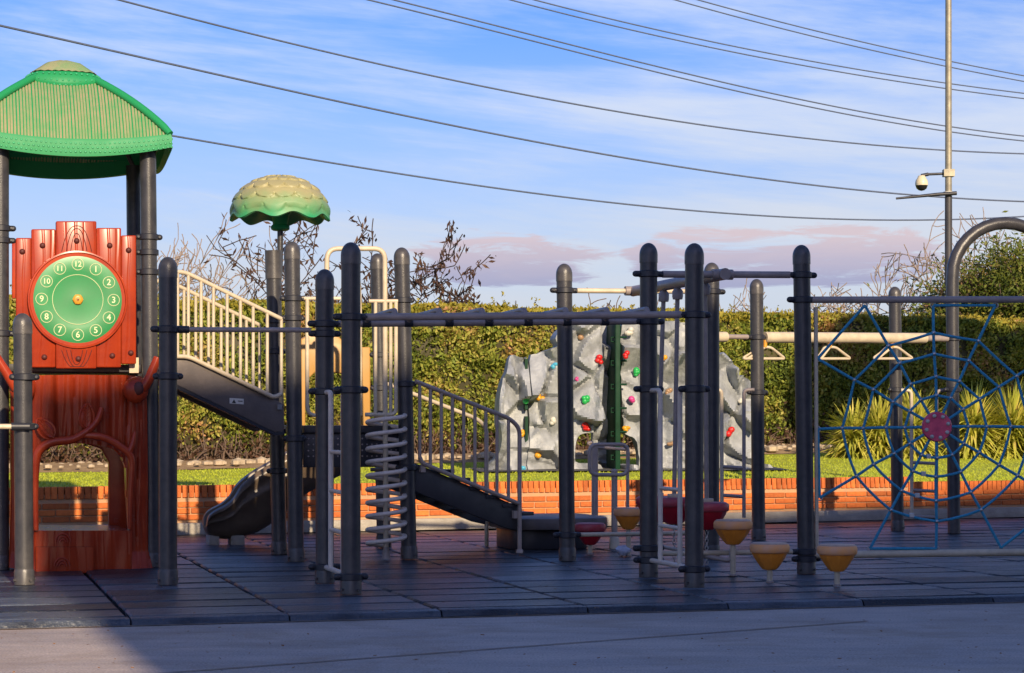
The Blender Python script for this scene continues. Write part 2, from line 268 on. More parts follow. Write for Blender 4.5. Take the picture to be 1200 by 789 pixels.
# ------------------------------------------------------------------ mesh builder and object helpers
class MB:
    sharp = 50
    def __init__(s): s.v = []; s.f = []; s.sm = []
    def add(s, vs, fs, smooth=False):
        o = len(s.v); s.v += [tuple(v) for v in vs]; s.f += [tuple(i+o for i in f) for f in fs]; s.sm += [smooth]*len(fs); return s
    def box(s, c, size, ax=None):
        ax = ax or (Vector((1, 0, 0)), Vector((0, 1, 0)), Zv); c = Vector(c); h = [k/2 for k in size]
        vs = [c+ax[0]*(i*h[0])+ax[1]*(j*h[1])+ax[2]*(k*h[2]) for i in (-1, 1) for j in (-1, 1) for k in (-1, 1)]
        return s.add(vs, [(0, 1, 3, 2), (4, 6, 7, 5), (0, 4, 5, 1), (2, 3, 7, 6), (0, 2, 6, 4), (1, 5, 7, 3)])
    def ubox(s, c, size): return s.box(c, size, (U, V, Zv))
    def tube(s, pts, r, n=10, closed=False, smooth=True, caps=True):
        pts = [Vector(p) for p in pts]; k = len(pts)
        rs = r if isinstance(r, (list, tuple)) else [r]*k
        vs = []; prev = None
        for i in range(k):
            if closed: t = pts[(i+1) % k]-pts[i-1]
            else: t = pts[min(i+1, k-1)]-pts[max(i-1, 0)]
            t.normalize()
            if prev is None:
                a = Vector((0, 0, 1)) if abs(t.z) < .9 else Vector((1, 0, 0)); prev = (a-t*a.dot(t)).normalized()
            else:
                prev = prev-t*prev.dot(t)
                prev = prev.normalized() if prev.length > 1e-6 else t.orthogonal().normalized()
            b = t.cross(prev)
            for j in range(n):
                q = 2*math.pi*j/n; vs.append(pts[i]+(prev*math.cos(q)+b*math.sin(q))*rs[i])
        fs = []
        for i in range(k if closed else k-1):
            for j in range(n):
                a0 = i*n; b0 = ((i+1) % k)*n; fs.append((a0+j, a0+(j+1) % n, b0+(j+1) % n, b0+j))
        s.add(vs, fs, smooth)
        if caps and not closed and n > 2:
            o = len(s.v)-len(vs); s.f.append(tuple(o+j for j in reversed(range(n)))); s.f.append(tuple(o+(k-1)*n+j for j in range(n))); s.sm += [False]*2
        return s
    def lathe(s, prof, c, n=24, axis=Zv, smooth=True):   # prof: (radius, height)
        axis = Vector(axis).normalized(); a = axis.orthogonal().normalized(); b = axis.cross(a); c = Vector(c); vs = []
        for r, h in prof:
            for j in range(n): q = 2*math.pi*j/n; vs.append(c+axis*h+(a*math.cos(q)+b*math.sin(q))*r)
        fs = [(i*n+j, i*n+(j+1) % n, (i+1)*n+(j+1) % n, (i+1)*n+j) for i in range(len(prof)-1) for j in range(n)]
        s.add(vs, fs, smooth)
        o = len(s.v)-len(vs)
        if prof[0][0] > 1e-4: s.f.append(tuple(o+j for j in reversed(range(n)))); s.sm.append(False)
        if prof[-1][0] > 1e-4: s.f.append(tuple(o+(len(prof)-1)*n+j for j in range(n))); s.sm.append(False)
        return s
    def ball(s, c, r, n=16, sx=(1, 1, 1)):
        c = Vector(c); k = n//2; vs = []; rx = Vector(sx)
        for i in range(k+1):
            for j in range(n):
                a = math.pi*i/k; b = 2*math.pi*j/n; vs.append(c+Vector((math.sin(a)*math.cos(b)*rx.x, math.sin(a)*math.sin(b)*rx.y, math.cos(a)*rx.z))*r)
        return s.add(vs, [(i*n+j, (i+1)*n+j, (i+1)*n+(j+1) % n, i*n+(j+1) % n) for i in range(k) for j in range(n)], True)
    def prism(s, fr, poly, o0, o1):                    # poly of (t,z) on a frame, between two offsets towards the viewer
        n = len(poly); vs = [fr.w(t, z, o1) for t, z in poly]+[fr.w(t, z, o0) for t, z in poly]
        return s.add(vs, [tuple(range(n)), tuple(reversed(range(n, 2*n)))]+[(i, i+n, (i+1) % n+n, (i+1) % n) for i in range(n)])
    def build_sharp(s, a, *k): s.sharp = a; return s.build(*k)
    def build(s, name, m, parent=None, bevel=0., seg=2, weld=False, origin=None):
        me = bpy.data.meshes.new(name)
        v = np.array(s.v, dtype=float)
        c = Vector((v[:, 0].min()+v[:, 0].max(), v[:, 1].min()+v[:, 1].max(), 0))/2; c.z = v[:, 2].min()
        if origin is not None: c = Vector(origin)
        me.from_pydata([tuple(x) for x in (v-np.array(c)).tolist()], [], s.f)
        me.polygons.foreach_set('use_smooth', s.sm)
        if bevel or weld:
            bm = bmesh.new(); bm.from_mesh(me); bmesh.ops.remove_doubles(bm, verts=bm.verts, dist=1e-4)
            bmesh.ops.recalc_face_normals(bm, faces=bm.faces)
            if bevel: bmesh.ops.bevel(bm, geom=[e for e in bm.edges if len(e.link_faces) == 2 and e.calc_face_angle(0) > .5], offset=bevel, segments=seg, affect='EDGES', profile=.5, clamp_overlap=True)
            for f in bm.faces: f.smooth = True if seg > 1 and bevel else f.smooth
            bm.to_mesh(me); bm.free()
            if bevel:
                try: me.set_sharp_from_angle(angle=R(40))
                except Exception: pass
        else:
            bm = bmesh.new(); bm.from_mesh(me); bmesh.ops.recalc_face_normals(bm, faces=bm.faces); bm.to_mesh(me); bm.free()
            try: me.set_sharp_from_angle(angle=R(s.sharp))
            except Exception: pass
        me.materials.append(M[m] if isinstance(m, str) else m)
        o = bpy.data.objects.new(name, me); COL.objects.link(o); put(o, c, parent); return o
WLOC = {}
def put(o, c, parent=None):
    WLOC[o.name] = Vector(c)
    if parent: o.parent = parent; o.location = Vector(c)-WLOC[parent.name]
    else: o.location = c
def tag(o, label=None, cat=None, group=None, kind=None):
    for k, v in (('label', label), ('category', cat), ('group', group), ('kind', kind)):
        if v: o[k] = v
    return o
def thing(name, loc, label, cat, group=None):
    o = bpy.data.objects.new(name, None); COL.objects.link(o); o.empty_display_size = .2; put(o, Vector(loc)); return tag(o, label, cat, group)
def inst(name, me, loc, parent=None, rot=(0, 0, 0), scale=None):
    o = bpy.data.objects.new(name, me); COL.objects.link(o); put(o, Vector(loc), parent); o.rotation_euler = rot
    if scale: o.scale = scale
    return o
def arc(c, a, b, r, q0, q1, n=8):                      # circular arc points
    return [Vector(c)+Vector(a)*(r*math.cos(q0+(q1-q0)*i/n))+Vector(b)*(r*math.sin(q0+(q1-q0)*i/n)) for i in range(n+1)]
def rounded(pts, rad, n=5, closed=False):              # polyline with filleted corners
    pts = [Vector(p) for p in pts]; k = len(pts); out = []
    for i in range(k):
        if not closed and i in (0, k-1): out.append(pts[i]); continue
        p = pts[i]; a = pts[i-1]; b = pts[(i+1) % k]; da = (a-p); db = (b-p); r = min(rad, da.length*.45, db.length*.45)
        p0 = p+da.normalized()*r; p1 = p+db.normalized()*r
        for j in range(n+1): t = j/n; out.append(p0*(1-t)**2+p*2*t*(1-t)+p1*t*t)
    return out
PR = .0595
def post(parent, base, top, r=PR, cap=True, sleeve=True, n=24):
    """base and top are points of the axis"""
    ax = (top-base).normalized(); L = (top-base).length
    b = MB().lathe([(r, 0), (r, L-(r*1.35 if cap else 0))], base, n, ax).build('post', 'post_paint', parent)
    if cap:
        h = r*1.35; pr = [(r+.003, -.055), (r+.003, 0)]+[((r+.003)*math.cos(q), h*math.sin(q)) for q in [math.pi/2*i/8 for i in range(1, 9)]]
        MB().lathe(pr, base+ax*(L-h), n, ax).build('cap', 'post_paint', b)
    if sleeve:
        m = MB().lathe([(r+.006, 0), (r+.006, .085), (r+.001, .1)], base, n, ax)
        for i in range(4):
            q = math.pi/4+i*math.pi/2; d = Vector((math.cos(q), math.sin(q), 0)); m.tube([base+d*(r+.002)+Zv*.03, base+d*(r+.02)+Zv*.03], .009, 6)
        m.build('base_sleeve', 'post_paint', b)
    return b
def clamp(parent, c, d=U, r=PR, ears=(1, 1), h=.046, reach=.035):
    d = Vector(d).normalized(); m = MB()
    m.lathe([(r+.002, -h/2), (r+.012, -h/2+.006), (r+.012, h/2-.006), (r+.002, h/2)], c, 24)
    for sgn, e in zip((-1, 1), ears):
        if e: m.tube([c+d*sgn*(r*.7), c+d*sgn*(r+reach)], .021, 10); m.ball(c+d*sgn*(r+reach), .021, 10)
    n = Vector((d.y, -d.x, 0))
    for sgn, e in zip((-1, 1), ears):
        if e: m.tube([c+d*sgn*(r+reach-.004)+n*.015, c+d*sgn*(r+reach-.004)+n*.027], .009, 6)
    return m.build('clamp', 'clamp_paint', parent)
def relief(fr, poly, step, fn, thick, base_off=0.):
    """closed slab whose front is displaced by fn(t,z); outline poly in (t,z)"""
    bm = bmesh.new(); bm.faces.new([bm.verts.new((t, z, 0)) for t, z in poly])
    ts = [p[0] for p in poly]; zs = [p[1] for p in poly]
    for lo, hi, ax in ((min(ts), max(ts), (1, 0, 0)), (min(zs), max(zs), (0, 1, 0))):
        k = int((hi-lo)/step)
        for i in range(1, k+1):
            q = lo+i*(hi-lo)/(k+1)+.00037
            bmesh.ops.bisect_plane(bm, geom=bm.verts[:]+bm.edges[:]+bm.faces[:], plane_co=Vector(ax)*q, plane_no=ax, dist=1e-6)
    bmesh.ops.triangulate(bm, faces=[f for f in bm.faces if len(f.verts) > 4])
    bm.verts.ensure_lookup_table(); m = MB(); n = len(bm.verts)
    bm.verts.index_update()
    co = [(v.co.x, v.co.y) for v in bm.verts]
    vs = [fr.w(t, z, base_off+fn(t, z)) for t, z in co]+[fr.w(t, z, base_off-thick) for t, z in co]
    fs = [tuple(v.index for v in f.verts) for f in bm.faces]
    fs += [tuple(v.index+n for v in reversed(f.verts)) for f in bm.faces]
    m.add(vs, fs, True)
    sides = [(e.verts[0].index, e.verts[1].index, e.verts[1].index+n, e.verts[0].index+n) for e in bm.edges if len(e.link_faces) == 1]
    m.f += sides; m.sm += [False]*len(sides); bm.free(); m.sharp = 85; return m
def smooth_poly(pts, n=6, closed=True):                # Catmull-Rom
    k = len(pts); out = []
    rng = range(k) if closed else range(k-1)
    for i in rng:
        p = [Vector(pts[(i+j-1) % k]) if closed else Vector(pts[min(max(i+j-1, 0), k-1)]) for j in range(4)]
        for j in range(n):
            t = j/n; out.append(.5*((2*p[1])+(-p[0]+p[2])*t+(2*p[0]-5*p[1]+4*p[2]-p[3])*t*t+(-p[0]+3*p[1]-3*p[2]+p[3])*t**3))
    if not closed: out.append(Vector(pts[-1]))
    return out
def quads_obj(name, centers, ax1, ax2, m, parent=None, origin=None, pts=None):
    """a cloud of small leaf-shaped faces: four corners each (diamond-ish) around its centre"""
    n = len(centers); c = np.asarray(centers); a = np.asarray(ax1); b = np.asarray(ax2)
    org = np.array(origin) if origin is not None else np.array([c[:, 0].mean(), c[:, 1].mean(), c[:, 2].min()])
    v = np.empty((n, 4, 3)); v[:, 0] = c-a; v[:, 1] = c+b*.9-a*.15; v[:, 2] = c+a; v[:, 3] = c-b*.9+a*.1
    v = (v-org).reshape(-1, 3)
    me = bpy.data.meshes.new(name); me.vertices.add(4*n); me.vertices.foreach_set('co', v.ravel())
    me.loops.add(4*n); me.loops.foreach_set('vertex_index', np.arange(4*n, dtype=np.int32))
    me.polygons.add(n); me.polygons.foreach_set('loop_start', np.arange(0, 4*n, 4, dtype=np.int32)); 
    try: me.polygons.foreach_set('loop_total', np.full(n, 4, dtype=np.int32))
    except Exception: pass
    me.update(calc_edges=True); me.materials.append(M[m])
    o = bpy.data.objects.new(name, me); COL.objects.link(o); put(o, Vector(org), parent); return o
def rand_axes(n, size, bias=None, aspect=.5, var=.4):
    a = RNG.normal(size=(n, 3))
    if bias is not None: a = a+np.asarray(bias)
    a /= np.linalg.norm(a, axis=1)[:, None]; b = RNG.normal(size=(n, 3)); b -= a*(a*b).sum(1)[:, None]; b /= np.linalg.norm(b, axis=1)[:, None]
    s = (size*(1+var*(RNG.random(n)*2-1)))[:, None]; return a*s, b*s*aspect
# ================================================================== THE SETTING
WU = Vector((.923, .385, 0)); WN = Vector((.385, -.923, 0))      # direction of brick wall and hedge; towards viewer
def yw(X): return 20.38+.417*X
def lawn_z(X, Y):
    t = min(1, max(0, (Y-yw(X))/8.84)); return .375+t*(.06+.022*(max(-5, min(X, 8))+5))
def sheet(name, pts, m):
    return tag(MB().add(pts, [tuple(range(len(pts)))]).build(name, m), kind='structure')
sheet('ground', [(-6000, -3000, -.10), (6000, -3000, -.10), (6000, 9000, -.10), (-6000, 9000, -.10)], 'field_ground')
ZP = -.045
A0 = G(0, 738, ZP); A0.z = ZP                                    # near edge of the mat
pa = [A0-U*16-V*24, A0+U*24-V*24, A0+U*24, A0-U*16]
sheet('plaza', [(p.x, p.y, ZP) for p in pa], 'concrete')
j0 = G(200, 789, ZP); j1 = G(1200, 715, ZP); jd = (j1-j0).normalized(); jn = Vector((-jd.y, jd.x, 0))*.010
q0 = j0-jd*9; q1 = j0+jd*4.15
fl = sheet('plaza_joint', [p+Zv*.004 for p in (q0-jn, q1-jn, q1+jn, q0+jn)], 'joint_filler')
# a seam of dirt where the mat meets the plaza
sheet('mat_edge_joint', [p+Zv*.004 for p in (A0-U*16-V*.03, A0+U*24-V*.03, A0+U*24, A0-U*16)], 'joint_filler')
# rubber mat: base sheet plus tiles laid square to the plaza edge
mt = tag(MB().add([tuple(A0+U*a+V*b+Zv*.006) for a, b in ((-16, .02), (24, .02), (24, 20), (-16, 20))], [(0, 1, 2, 3)]).build('rubber_mat', 'mat_underlay'), kind='structure')
# keep the mat in front of the wall: its far rows are clipped by a wall line test
TU, TV, TH = .86, .445, .043
s0 = (G(340, 729, ZP)-A0).dot(U)
tile = MB().box((0, 0, TH/2), (TU-.024, TV-.045, TH)).build('mat_tile', 'mat_rubber', bevel=.012, seg=1).data
ramp = MB()
ramp.add([(-TU/2+.004, -.06, .002), (TU/2-.004, -.06, .002), (TU/2-.004, .06, .002), (-TU/2+.004, .06, .002), (-TU/2+.004, -.035, TH-.004), (TU/2-.004, -.035, TH-.004), (TU/2-.004, .06, TH), (-TU/2+.004, .06, TH)],
         [(0, 3, 2, 1), (4, 5, 6, 7), (0, 1, 5, 4), (2, 3, 7, 6), (0, 4, 7, 3), (1, 2, 6, 5)])
rampme = ramp.build('mat_edge_tile', 'mat_rubber', bevel=.004, seg=1).data
for o in [o for o in bpy.data.objects if o.name in ('mat_tile', 'mat_edge_tile')]: bpy.data.objects.remove(o)
rz = math.atan2(U.y, U.x); rest = MB(); nt_ = 0; cand = []
for j in range(-1, 30):
    for i in range(-18, 26):
        c = A0+U*(s0+(i+.5)*TU)+V*(.12+(j+.5)*TV if j >= 0 else .062)
        if j >= 0 and c.y+.13 > yw(c.x): continue
        x = 600+F*c.x/c.y; c.z = ZP
        if -70 < x < 1270: cand.append((c.y, c.copy(), j))
        else:
            if j >= 0: rest.ubox(c+Zv*(TH/2), (TU-.01, TV-.01, TH-.001))
            else: rest.ubox(c+Zv*(TH/2-.002), (TU-.01, .115, TH-.005))
cand.sort(key=lambda q: q[0])
for k, (d, c, j) in enumerate(cand):
    if k < 300:
        o = inst('mat_edge_tile' if j < 0 else 'mat_tile', rampme if j < 0 else tile, c+Zv*random.uniform(-.003, .002), mt, (R(random.uniform(-.6, .6)), R(random.uniform(-.2, .2)), rz+R(random.uniform(-.1, .1))))
    else: rest.ubox(c+Zv*(TH/2), (TU-.01, TV-.01, TH-.001))
tag(rest.build('mat_tiles_beyond', 'mat_rubber', mt), kind='stuff')
# distant land
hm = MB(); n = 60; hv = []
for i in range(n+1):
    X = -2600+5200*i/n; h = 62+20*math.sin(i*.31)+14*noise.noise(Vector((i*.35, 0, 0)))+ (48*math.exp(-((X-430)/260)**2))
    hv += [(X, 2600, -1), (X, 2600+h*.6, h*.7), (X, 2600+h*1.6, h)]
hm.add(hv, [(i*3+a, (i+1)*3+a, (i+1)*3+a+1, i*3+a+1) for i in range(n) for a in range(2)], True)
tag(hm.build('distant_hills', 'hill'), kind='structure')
# ------------------------------------------------------------------ lawn
lm = MB(); lv = []; nx, ny = 60, 30
for i in range(nx+1):
    for j in range(ny+1):
        X = -30+60*i/nx; q = (j/ny)**1.6; Y = yw(X)+.10+q*40; lv.append((X, Y, lawn_z(X, Y)+.012*noise.noise(Vector((X*.8, Y*.8, 0)))))
lm.add(lv, [(i*(ny+1)+j, (i+1)*(ny+1)+j, (i+1)*(ny+1)+j+1, i*(ny+1)+j+1) for i in range(nx) for j in range(ny)], True)
tag(lm.build('lawn', 'lawn'), kind='structure')
n = 42000; X = RNG.uniform(-7, 8, n); dd = RNG.random(n)**1.8*7+.12; Yg = 20.38+.417*X+dd
Zg = np.array([lawn_z(a, b) for a, b in zip(X, Yg)]); h = RNG.uniform(.006, .017, n)
a1 = np.stack([RNG.normal(0, .008, n), RNG.normal(0, .008, n), h], 1); a2 = np.stack([RNG.uniform(.003, .006, n), RNG.normal(0, .003, n), np.zeros(n)], 1)
tag(quads_obj('grass', np.stack([X, Yg, Zg+h*.7], 1), a1, a2, 'grass_blade'), 'short green grass blades on the raised lawn behind the brick wall', 'grass', kind='stuff')
# ------------------------------------------------------------------ brick retaining wall
wb = G(215, 627); wl0 = Vector((-14, yw(-14), 0))
wall = thing('brick_wall', (0, yw(0), 0), 'low orange brick retaining wall with upright top course on a grey concrete footing', 'wall')
WF = Frame(Vector((0, yw(0), 0)), WU)
m = MB(); tL, tR = -14., 16.
m.box(WF.w((tL+tR)/2, .055, -.02), (tR-tL, .16, .11), (WU, -WN, Zv)); m.build('footing', 'kerb_concrete', wall, bevel=.006)
m = MB(); m.box(WF.w((tL+tR)/2, .25, -.055), (tR-tL, .07, .28), (WU, -WN, Zv)); m.build('mortar_joints', 'mortar', wall)
sold = MB().box((0, 0, 0), (.050, .09, .112)).build('brick', 'brick_clay', bevel=.003, seg=1).data
stre = MB().box((0, 0, 0), (.238, .09, .049)).build('brick', 'brick_clay', bevel=.003, seg=1).data
for o in [o for o in bpy.data.objects if o.name.startswith('brick') and o.type == 'MESH' and o.parent is None]: bpy.data.objects.remove(o)
bk = []; wz = math.atan2(WU.y, WU.x)
def wall_t(x): return WF.uz(x, 600)[0]
ta, tb = wall_t(-8), wall_t(1208)
k = 0
for r_ in range(3):
    off = (r_ % 2)*.125; t = math.floor(tL/.25)*.25+off+.25
    while t < tR-.2:
        bk.append((t, .1375+r_*.0608, 1)); t += .25
t = tL+.05
while t < tR-.05: bk.append((t, .348, 0)); t += .0605
vis = [b for b in bk if ta-.1 < b[0] < tb+.1]; vis.sort(key=lambda b: (-b[2], b[0])); shown = set(id(b) for b in vis[:300])
rest = MB()
for b in bk:
    t, z, s = b; c = WF.w(t+random.uniform(-.002, .002), z+random.uniform(-.001, .001), -.05+random.uniform(-.003, .003))
    if id(b) in shown: inst('brick', stre if s else sold, c, wall, (0, 0, wz+R(random.uniform(-.6, .6))))
    else: rest.box(c, (.238, .09, .049) if s else (.05, .09, .112), (WU, -WN, Zv))
tag(rest.build('bricks_beyond', 'brick_clay', wall), kind='stuff')
# ------------------------------------------------------------------ flower bed and hedge
HF = Frame(Vector((0, 29.22, 0)), Vector((.9226, .3857, 0)))
bm_ = MB(); vs = []
for i in range(81):
    t = -20+i*.5
    for j, o in enumerate((1.25, .9, .4, -.6)):
        p = HF.w(t, 0, o); vs.append((p.x, p.y, lawn_z(p.x, p.y)+(.004, .05, .09, .1)[j]+.02*noise.noise(p*2)))
bm_.add(vs, [(i*4+j, (i+1)*4+j, (i+1)*4+j+1, i*4+j+1) for i in range(80) for j in range(3)], True)
tag(bm_.build('flower_bed', 'soil'), kind='structure')
st = MB()
for i in range(420):
    t = RNG.uniform(-8, 7); o = RNG.uniform(.15, 1.2); p = HF.w(t, 0, o); s = RNG.uniform(.03, .085)*(1 if o > .8 else .8)
    st.ball((p.x, p.y, lawn_z(p.x, p.y)+.06+s*.2), s, 6, (RNG.uniform(.8, 1.5), RNG.uniform(.8, 1.3), RNG.uniform(.5, .8)))
tag(st.build('bed_stones', 'pale_stone'), 'pale rubble stones edging the bed at the foot of the hedge', 'stones', kind='stuff')
HT = 2.66
hd = thing('hedge', HF.w(0, .5, -.6), 'long clipped green hedge with browning patches running behind the lawn', 'hedge')
hm = MB(); vs = []; prof = [(.0, .45), (.10, .75), (.22, 1.2), (.28, 1.8), (.26, 2.4), (.16, HT-.06), (-.1, HT), (-1.1, HT), (-1.25, HT-.2), (-1.25, .4)]
def hbump(p): return .14*noise.noise(p*1.1)+.08*noise.noise(p*3.1+Vector((5, 2, 1)))
TT = np.arange(-21, 21.01, .22)
for t in TT:
    for o, z in prof:
        p = HF.w(t, z, o-.12); s = hbump(p); vs.append(p+HF.n*(s if o > -.5 else 0)+Zv*(s*.3 if z > 2.3 else 0))
k = len(prof); hm.add(vs, [(i*k+j, (i+1)*k+j, (i+1)*k+j+1, i*k+j+1) for i in range(len(TT)-1) for j in range(k-1)], True)
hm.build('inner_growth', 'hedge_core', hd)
def hedge_leaves(name, n, t0, t1, z0, z1, size, m, thin=None, off=(-.06, .13), bias=(.3, -.8, .7)):
    t = RNG.uniform(t0, t1, n); z = z0+(z1-z0)*RNG.random(n); zz = [q[1] for q in prof[:6]]; oo = [q[0] for q in prof[:6]]
    o = np.interp(z, zz, oo)-.12
    keep = np.ones(n, bool)
    pts = []
    for i in range(n):
        p = HF.w(t[i], z[i], o[i]); s = hbump(p)
        if thin:
            pr = thin(t[i], z[i])
            if RNG.random() > pr: continue
        c1 = noise.noise(p*4.5+Vector((3, 9, 4)))          # tufts and gaps
        if c1 < -.2 and RNG.random() < .55: continue
        pts.append(p+HF.n*(s+RNG.uniform(*off)+.09*c1))
    pts = np.array([tuple(p) for p in pts]); a, b = rand_axes(len(pts), size, bias, .62); return quads_obj(name, pts, a, b, m, hd)
hedge_leaves('foliage', 230000, -9.5, 10.5, .62, HT, .031, 'hedge_leaf', thin=lambda t, z: min(1, max(.06, (z-.62)/.55)))
n = 26000; t = RNG.uniform(-9.5, 10.5, n); oo = RNG.uniform(-.7, .16, n); pts = []
for i in range(n):
    p = HF.w(t[i], HT, oo[i]); s = hbump(HF.w(t[i], HT, .0)); pts.append(tuple(p+Zv*(s*.3+RNG.uniform(-.05, .045)-max(0, oo[i]-.05)*.5)))
a, b = rand_axes(n, .036, (0, 0, 1.2), .6); quads_obj('clipped_top', np.array(pts), a, b, 'hedge_top_leaf', hd)
for (t0, t1) in ((-21, -9.5), (10.5, 21)):
    n = 9000; t = RNG.uniform(t0, t1, n); z = RNG.uniform(.7, HT, n); pts = [tuple(HF.w(t[i], z[i], .12+RNG.uniform(-.05, .1))) for i in range(n)]
    a, b = rand_axes(n, .08, None, .7); quads_obj('foliage', np.array(pts), a, b, 'hedge_leaf', hd)
pts = []                                             # stray shoots above the clipped line
for i in range(420):
    p = HF.w(RNG.uniform(-9.5, 10.5), HT, RNG.uniform(-.5, .1)); h = abs(RNG.normal(0, .07))+.02; lx = RNG.normal(0, .02)
    for j in range(int(4+h*60)): f_ = RNG.random(); pts.append((p.x+lx*f_*2+RNG.normal(0, .018), p.y+RNG.normal(0, .02), p.z+h*f_))
a, b = rand_axes(len(pts), .024, (0, 0, 1), .6); quads_obj('stray_shoots', np.array(pts), a, b, 'hedge_top_leaf', hd)
tw = MB()                                            # bare twiggy foot
for i in range(900):
    p = HF.w(RNG.uniform(-8.5, 7.5), .48, RNG.uniform(-.1, .3)); q = p+Vector((RNG.normal(0, .14), -RNG.uniform(-.02, .16), RNG.uniform(.12, .5)))
    p.z = lawn_z(p.x, p.y)+.06; tw.tube([p, (p+q)/2+Vector((RNG.normal(0, .04), 0, .03)), q], [.012, .009, .004], 4, caps=False)
tw.build('twigs', 'bark', hd)
n = 5200; t = RNG.uniform(-9, 8, n); pts = []
for i in range(n):
    p = HF.w(t[i], 0, RNG.uniform(-.05, .42)); pts.append((p.x, p.y, lawn_z(p.x, p.y)+.05+abs(RNG.normal(0, .20))))
a, b = rand_axes(n, .034, None, .6); quads_obj('dead_leaves', np.array(pts), a, b, 'dry_leaf', hd)
# ------------------------------------------------------------------ trees behind the hedge
def tree(name, x, d, ztop, spread, label, cat='tree', leaves=0, leafsize=.06, bark='bark', leafm='dry_leaf', seed=1, trunk_r=.05, levels=5, group=None, zfork=1.2, up=.5, lm=None, clump=None, split=3):
    rnd = random.Random(seed); X = (x-600)/F*d; root = thing(name, (X, d, lawn_z(X, d)), label, cat, group)
    tr = MB(); tips = []
    def grow(p, dr, L, r, lv):
        k = 4; pts = [p]; rs = [r]
        for i in range(k):
            dr = (dr+Vector((rnd.gauss(0, .22), rnd.gauss(0, .22), rnd.gauss(0, .12)+up*.08))).normalized()
            p = p+dr*(L/k); pts.append(p); rs.append(r*(1-.12*(i+1)))
            if lv <= 2: tips.append((p, dr))
        tr.tube(pts, [max(q, .0085) for q in rs], 6 if lv > 2 else 4, caps=False)
        if lv == 0: return
        for c in range(rnd.choice((2, split, split))):
            q = rnd.randrange(1, k+1); dd = (dr+Vector((rnd.gauss(0, .75)*spread, rnd.gauss(0, .6)*spread, rnd.gauss(.1, .45)))).normalized()
            grow(pts[q], dd, L*rnd.uniform(.6, .85), rs[q]*.62, lv-1)
    z0 = WLOC[root.name].z; H = ztop-z0
    grow(Vector((X, d, z0)), Vector((0, 0, 1)), zfork, trunk_r, 0)
    base = Vector((X, d, z0+zfork*.95))
    for c in range(6): grow(base-Zv*rnd.uniform(0, .3), Vector((rnd.gauss(0, .7)*spread, rnd.gauss(0, .5), 1)).normalized(), (H-zfork)*.52, trunk_r*.62, levels)
    tr.build('trunk', bark, root)
    if leaves and tips:
        idx = [rnd.randrange(len(tips)) for _ in range(leaves)]
        s = clump or .05
        pts = np.array([tuple(tips[i][0]+Vector((rnd.gauss(0, s), rnd.gauss(0, s), rnd.gauss(-.03, s)))) for i in idx])
        a, b = rand_axes(len(pts), leafsize, lm, .36); quads_obj('crown', pts, a, b, leafm, root)
    return root
tg = 'leafless trees behind the hedge'
tree('bare_tree', 205, 36, 4.45, .9, 'thin leafless grey tree showing between the clock tower and the sloping bridge', bark='bark_pale', seed=3, levels=4, trunk_r=.05, zfork=1.7)
tree('dry_leaf_tree', 255, 35, 2.65, .9, 'brown leaved bare tree left of the mushroom canopy behind the hedge', leaves=800, leafsize=.055, seed=11, levels=4, zfork=1.2, lm=(0, 0, -.8))
tree('dry_leaf_tree', 300, 35.5, 2.9, .7, 'brown leaved bare tree showing just under the mushroom canopy', leaves=1300, leafsize=.05, seed=5, levels=4, zfork=1.2, lm=(0, 0, -.8))
tree('dry_leaf_tree', 368, 35.5, 3.15, .7, 'small brown leaved tree between the mushroom canopy and the climbing arch', leaves=420, leafsize=.06, seed=8, levels=4, zfork=1.2, lm=(0, 0, -.8))
tree('seed_pod_tree', 458, 35, 4.6, 1.15, 'dark twisted tree with dangling dry pods behind the spiral climber', leaves=2200, leafsize=.065, seed=21, bark='bark_dark', levels=4, zfork=1.3, trunk_r=.07, lm=(0, 0, -1.3))
tree('seed_pod_tree', 425, 35.6, 3.4, 1.2, 'dark twisted tree with dry pods just left of the spiral climber top', leaves=1400, leafsize=.062, seed=52, bark='bark_dark', levels=4, zfork=1.3, trunk_r=.06, lm=(0, 0, -1.3))
tree('seed_pod_tree', 500, 35.3, 3.3, 1.2, 'dark twisted tree with dry pods right behind the grey topped deck post', leaves=1200, leafsize=.062, seed=54, bark='bark_dark', levels=4, zfork=1.3, trunk_r=.05, lm=(0, 0, -1.3))
tree('seed_pod_tree', 560, 36, 3.0, 1.2, 'low twisted tree with dry pods right of the spiral climber', leaves=180, leafsize=.07, seed=23, bark='bark_dark', levels=3, zfork=1.5, trunk_r=.05, lm=(0, 0, -1.3))
tree('seed_pod_tree', 618, 36, 3.1, 1.3, 'dark twig tree with dry pods left of the tall grey topped post', leaves=220, leafsize=.07, seed=27, bark='bark_dark', levels=3, zfork=1.5, trunk_r=.05, lm=(0, 0, -1.3))
tree('dry_leaf_tree', 410, 36, 3.3, 1.0, 'low brown leaved tree behind the top of the climbing arch', leaves=500, leafsize=.055, seed=14, levels=4, zfork=1.2, lm=(0, 0, -.8))
tree('bare_tree', 718, 38, 3.5, .9, 'faint leafless tree just above the climbing wall', bark='bark', seed=31, levels=3, zfork=1.6, trunk_r=.04)
tree('bare_tree', 905, 38, 3.9, .9, 'faint leafless tree behind the post that carries the handle beam', bark='bark_pale', seed=33, levels=3, zfork=1.4, trunk_r=.04)
tree('bare_tree', 985, 37, 3.6, 1.0, 'pale leafless tree over the hanging handles', bark='bark_pale', seed=35, levels=4, zfork=1.3, trunk_r=.05)
tree('bare_tree', 1062, 37, 4.2, .95, 'pale leafless tree left of the camera pole', bark='bark_pale', seed=37, levels=4, zfork=1.5, trunk_r=.055)
tree('bare_tree', 1160, 38, 5.2, .8, 'leafless tree rising inside the curved pipe arch', bark='bark_pale', seed=41, levels=3, zfork=2, trunk_r=.06)
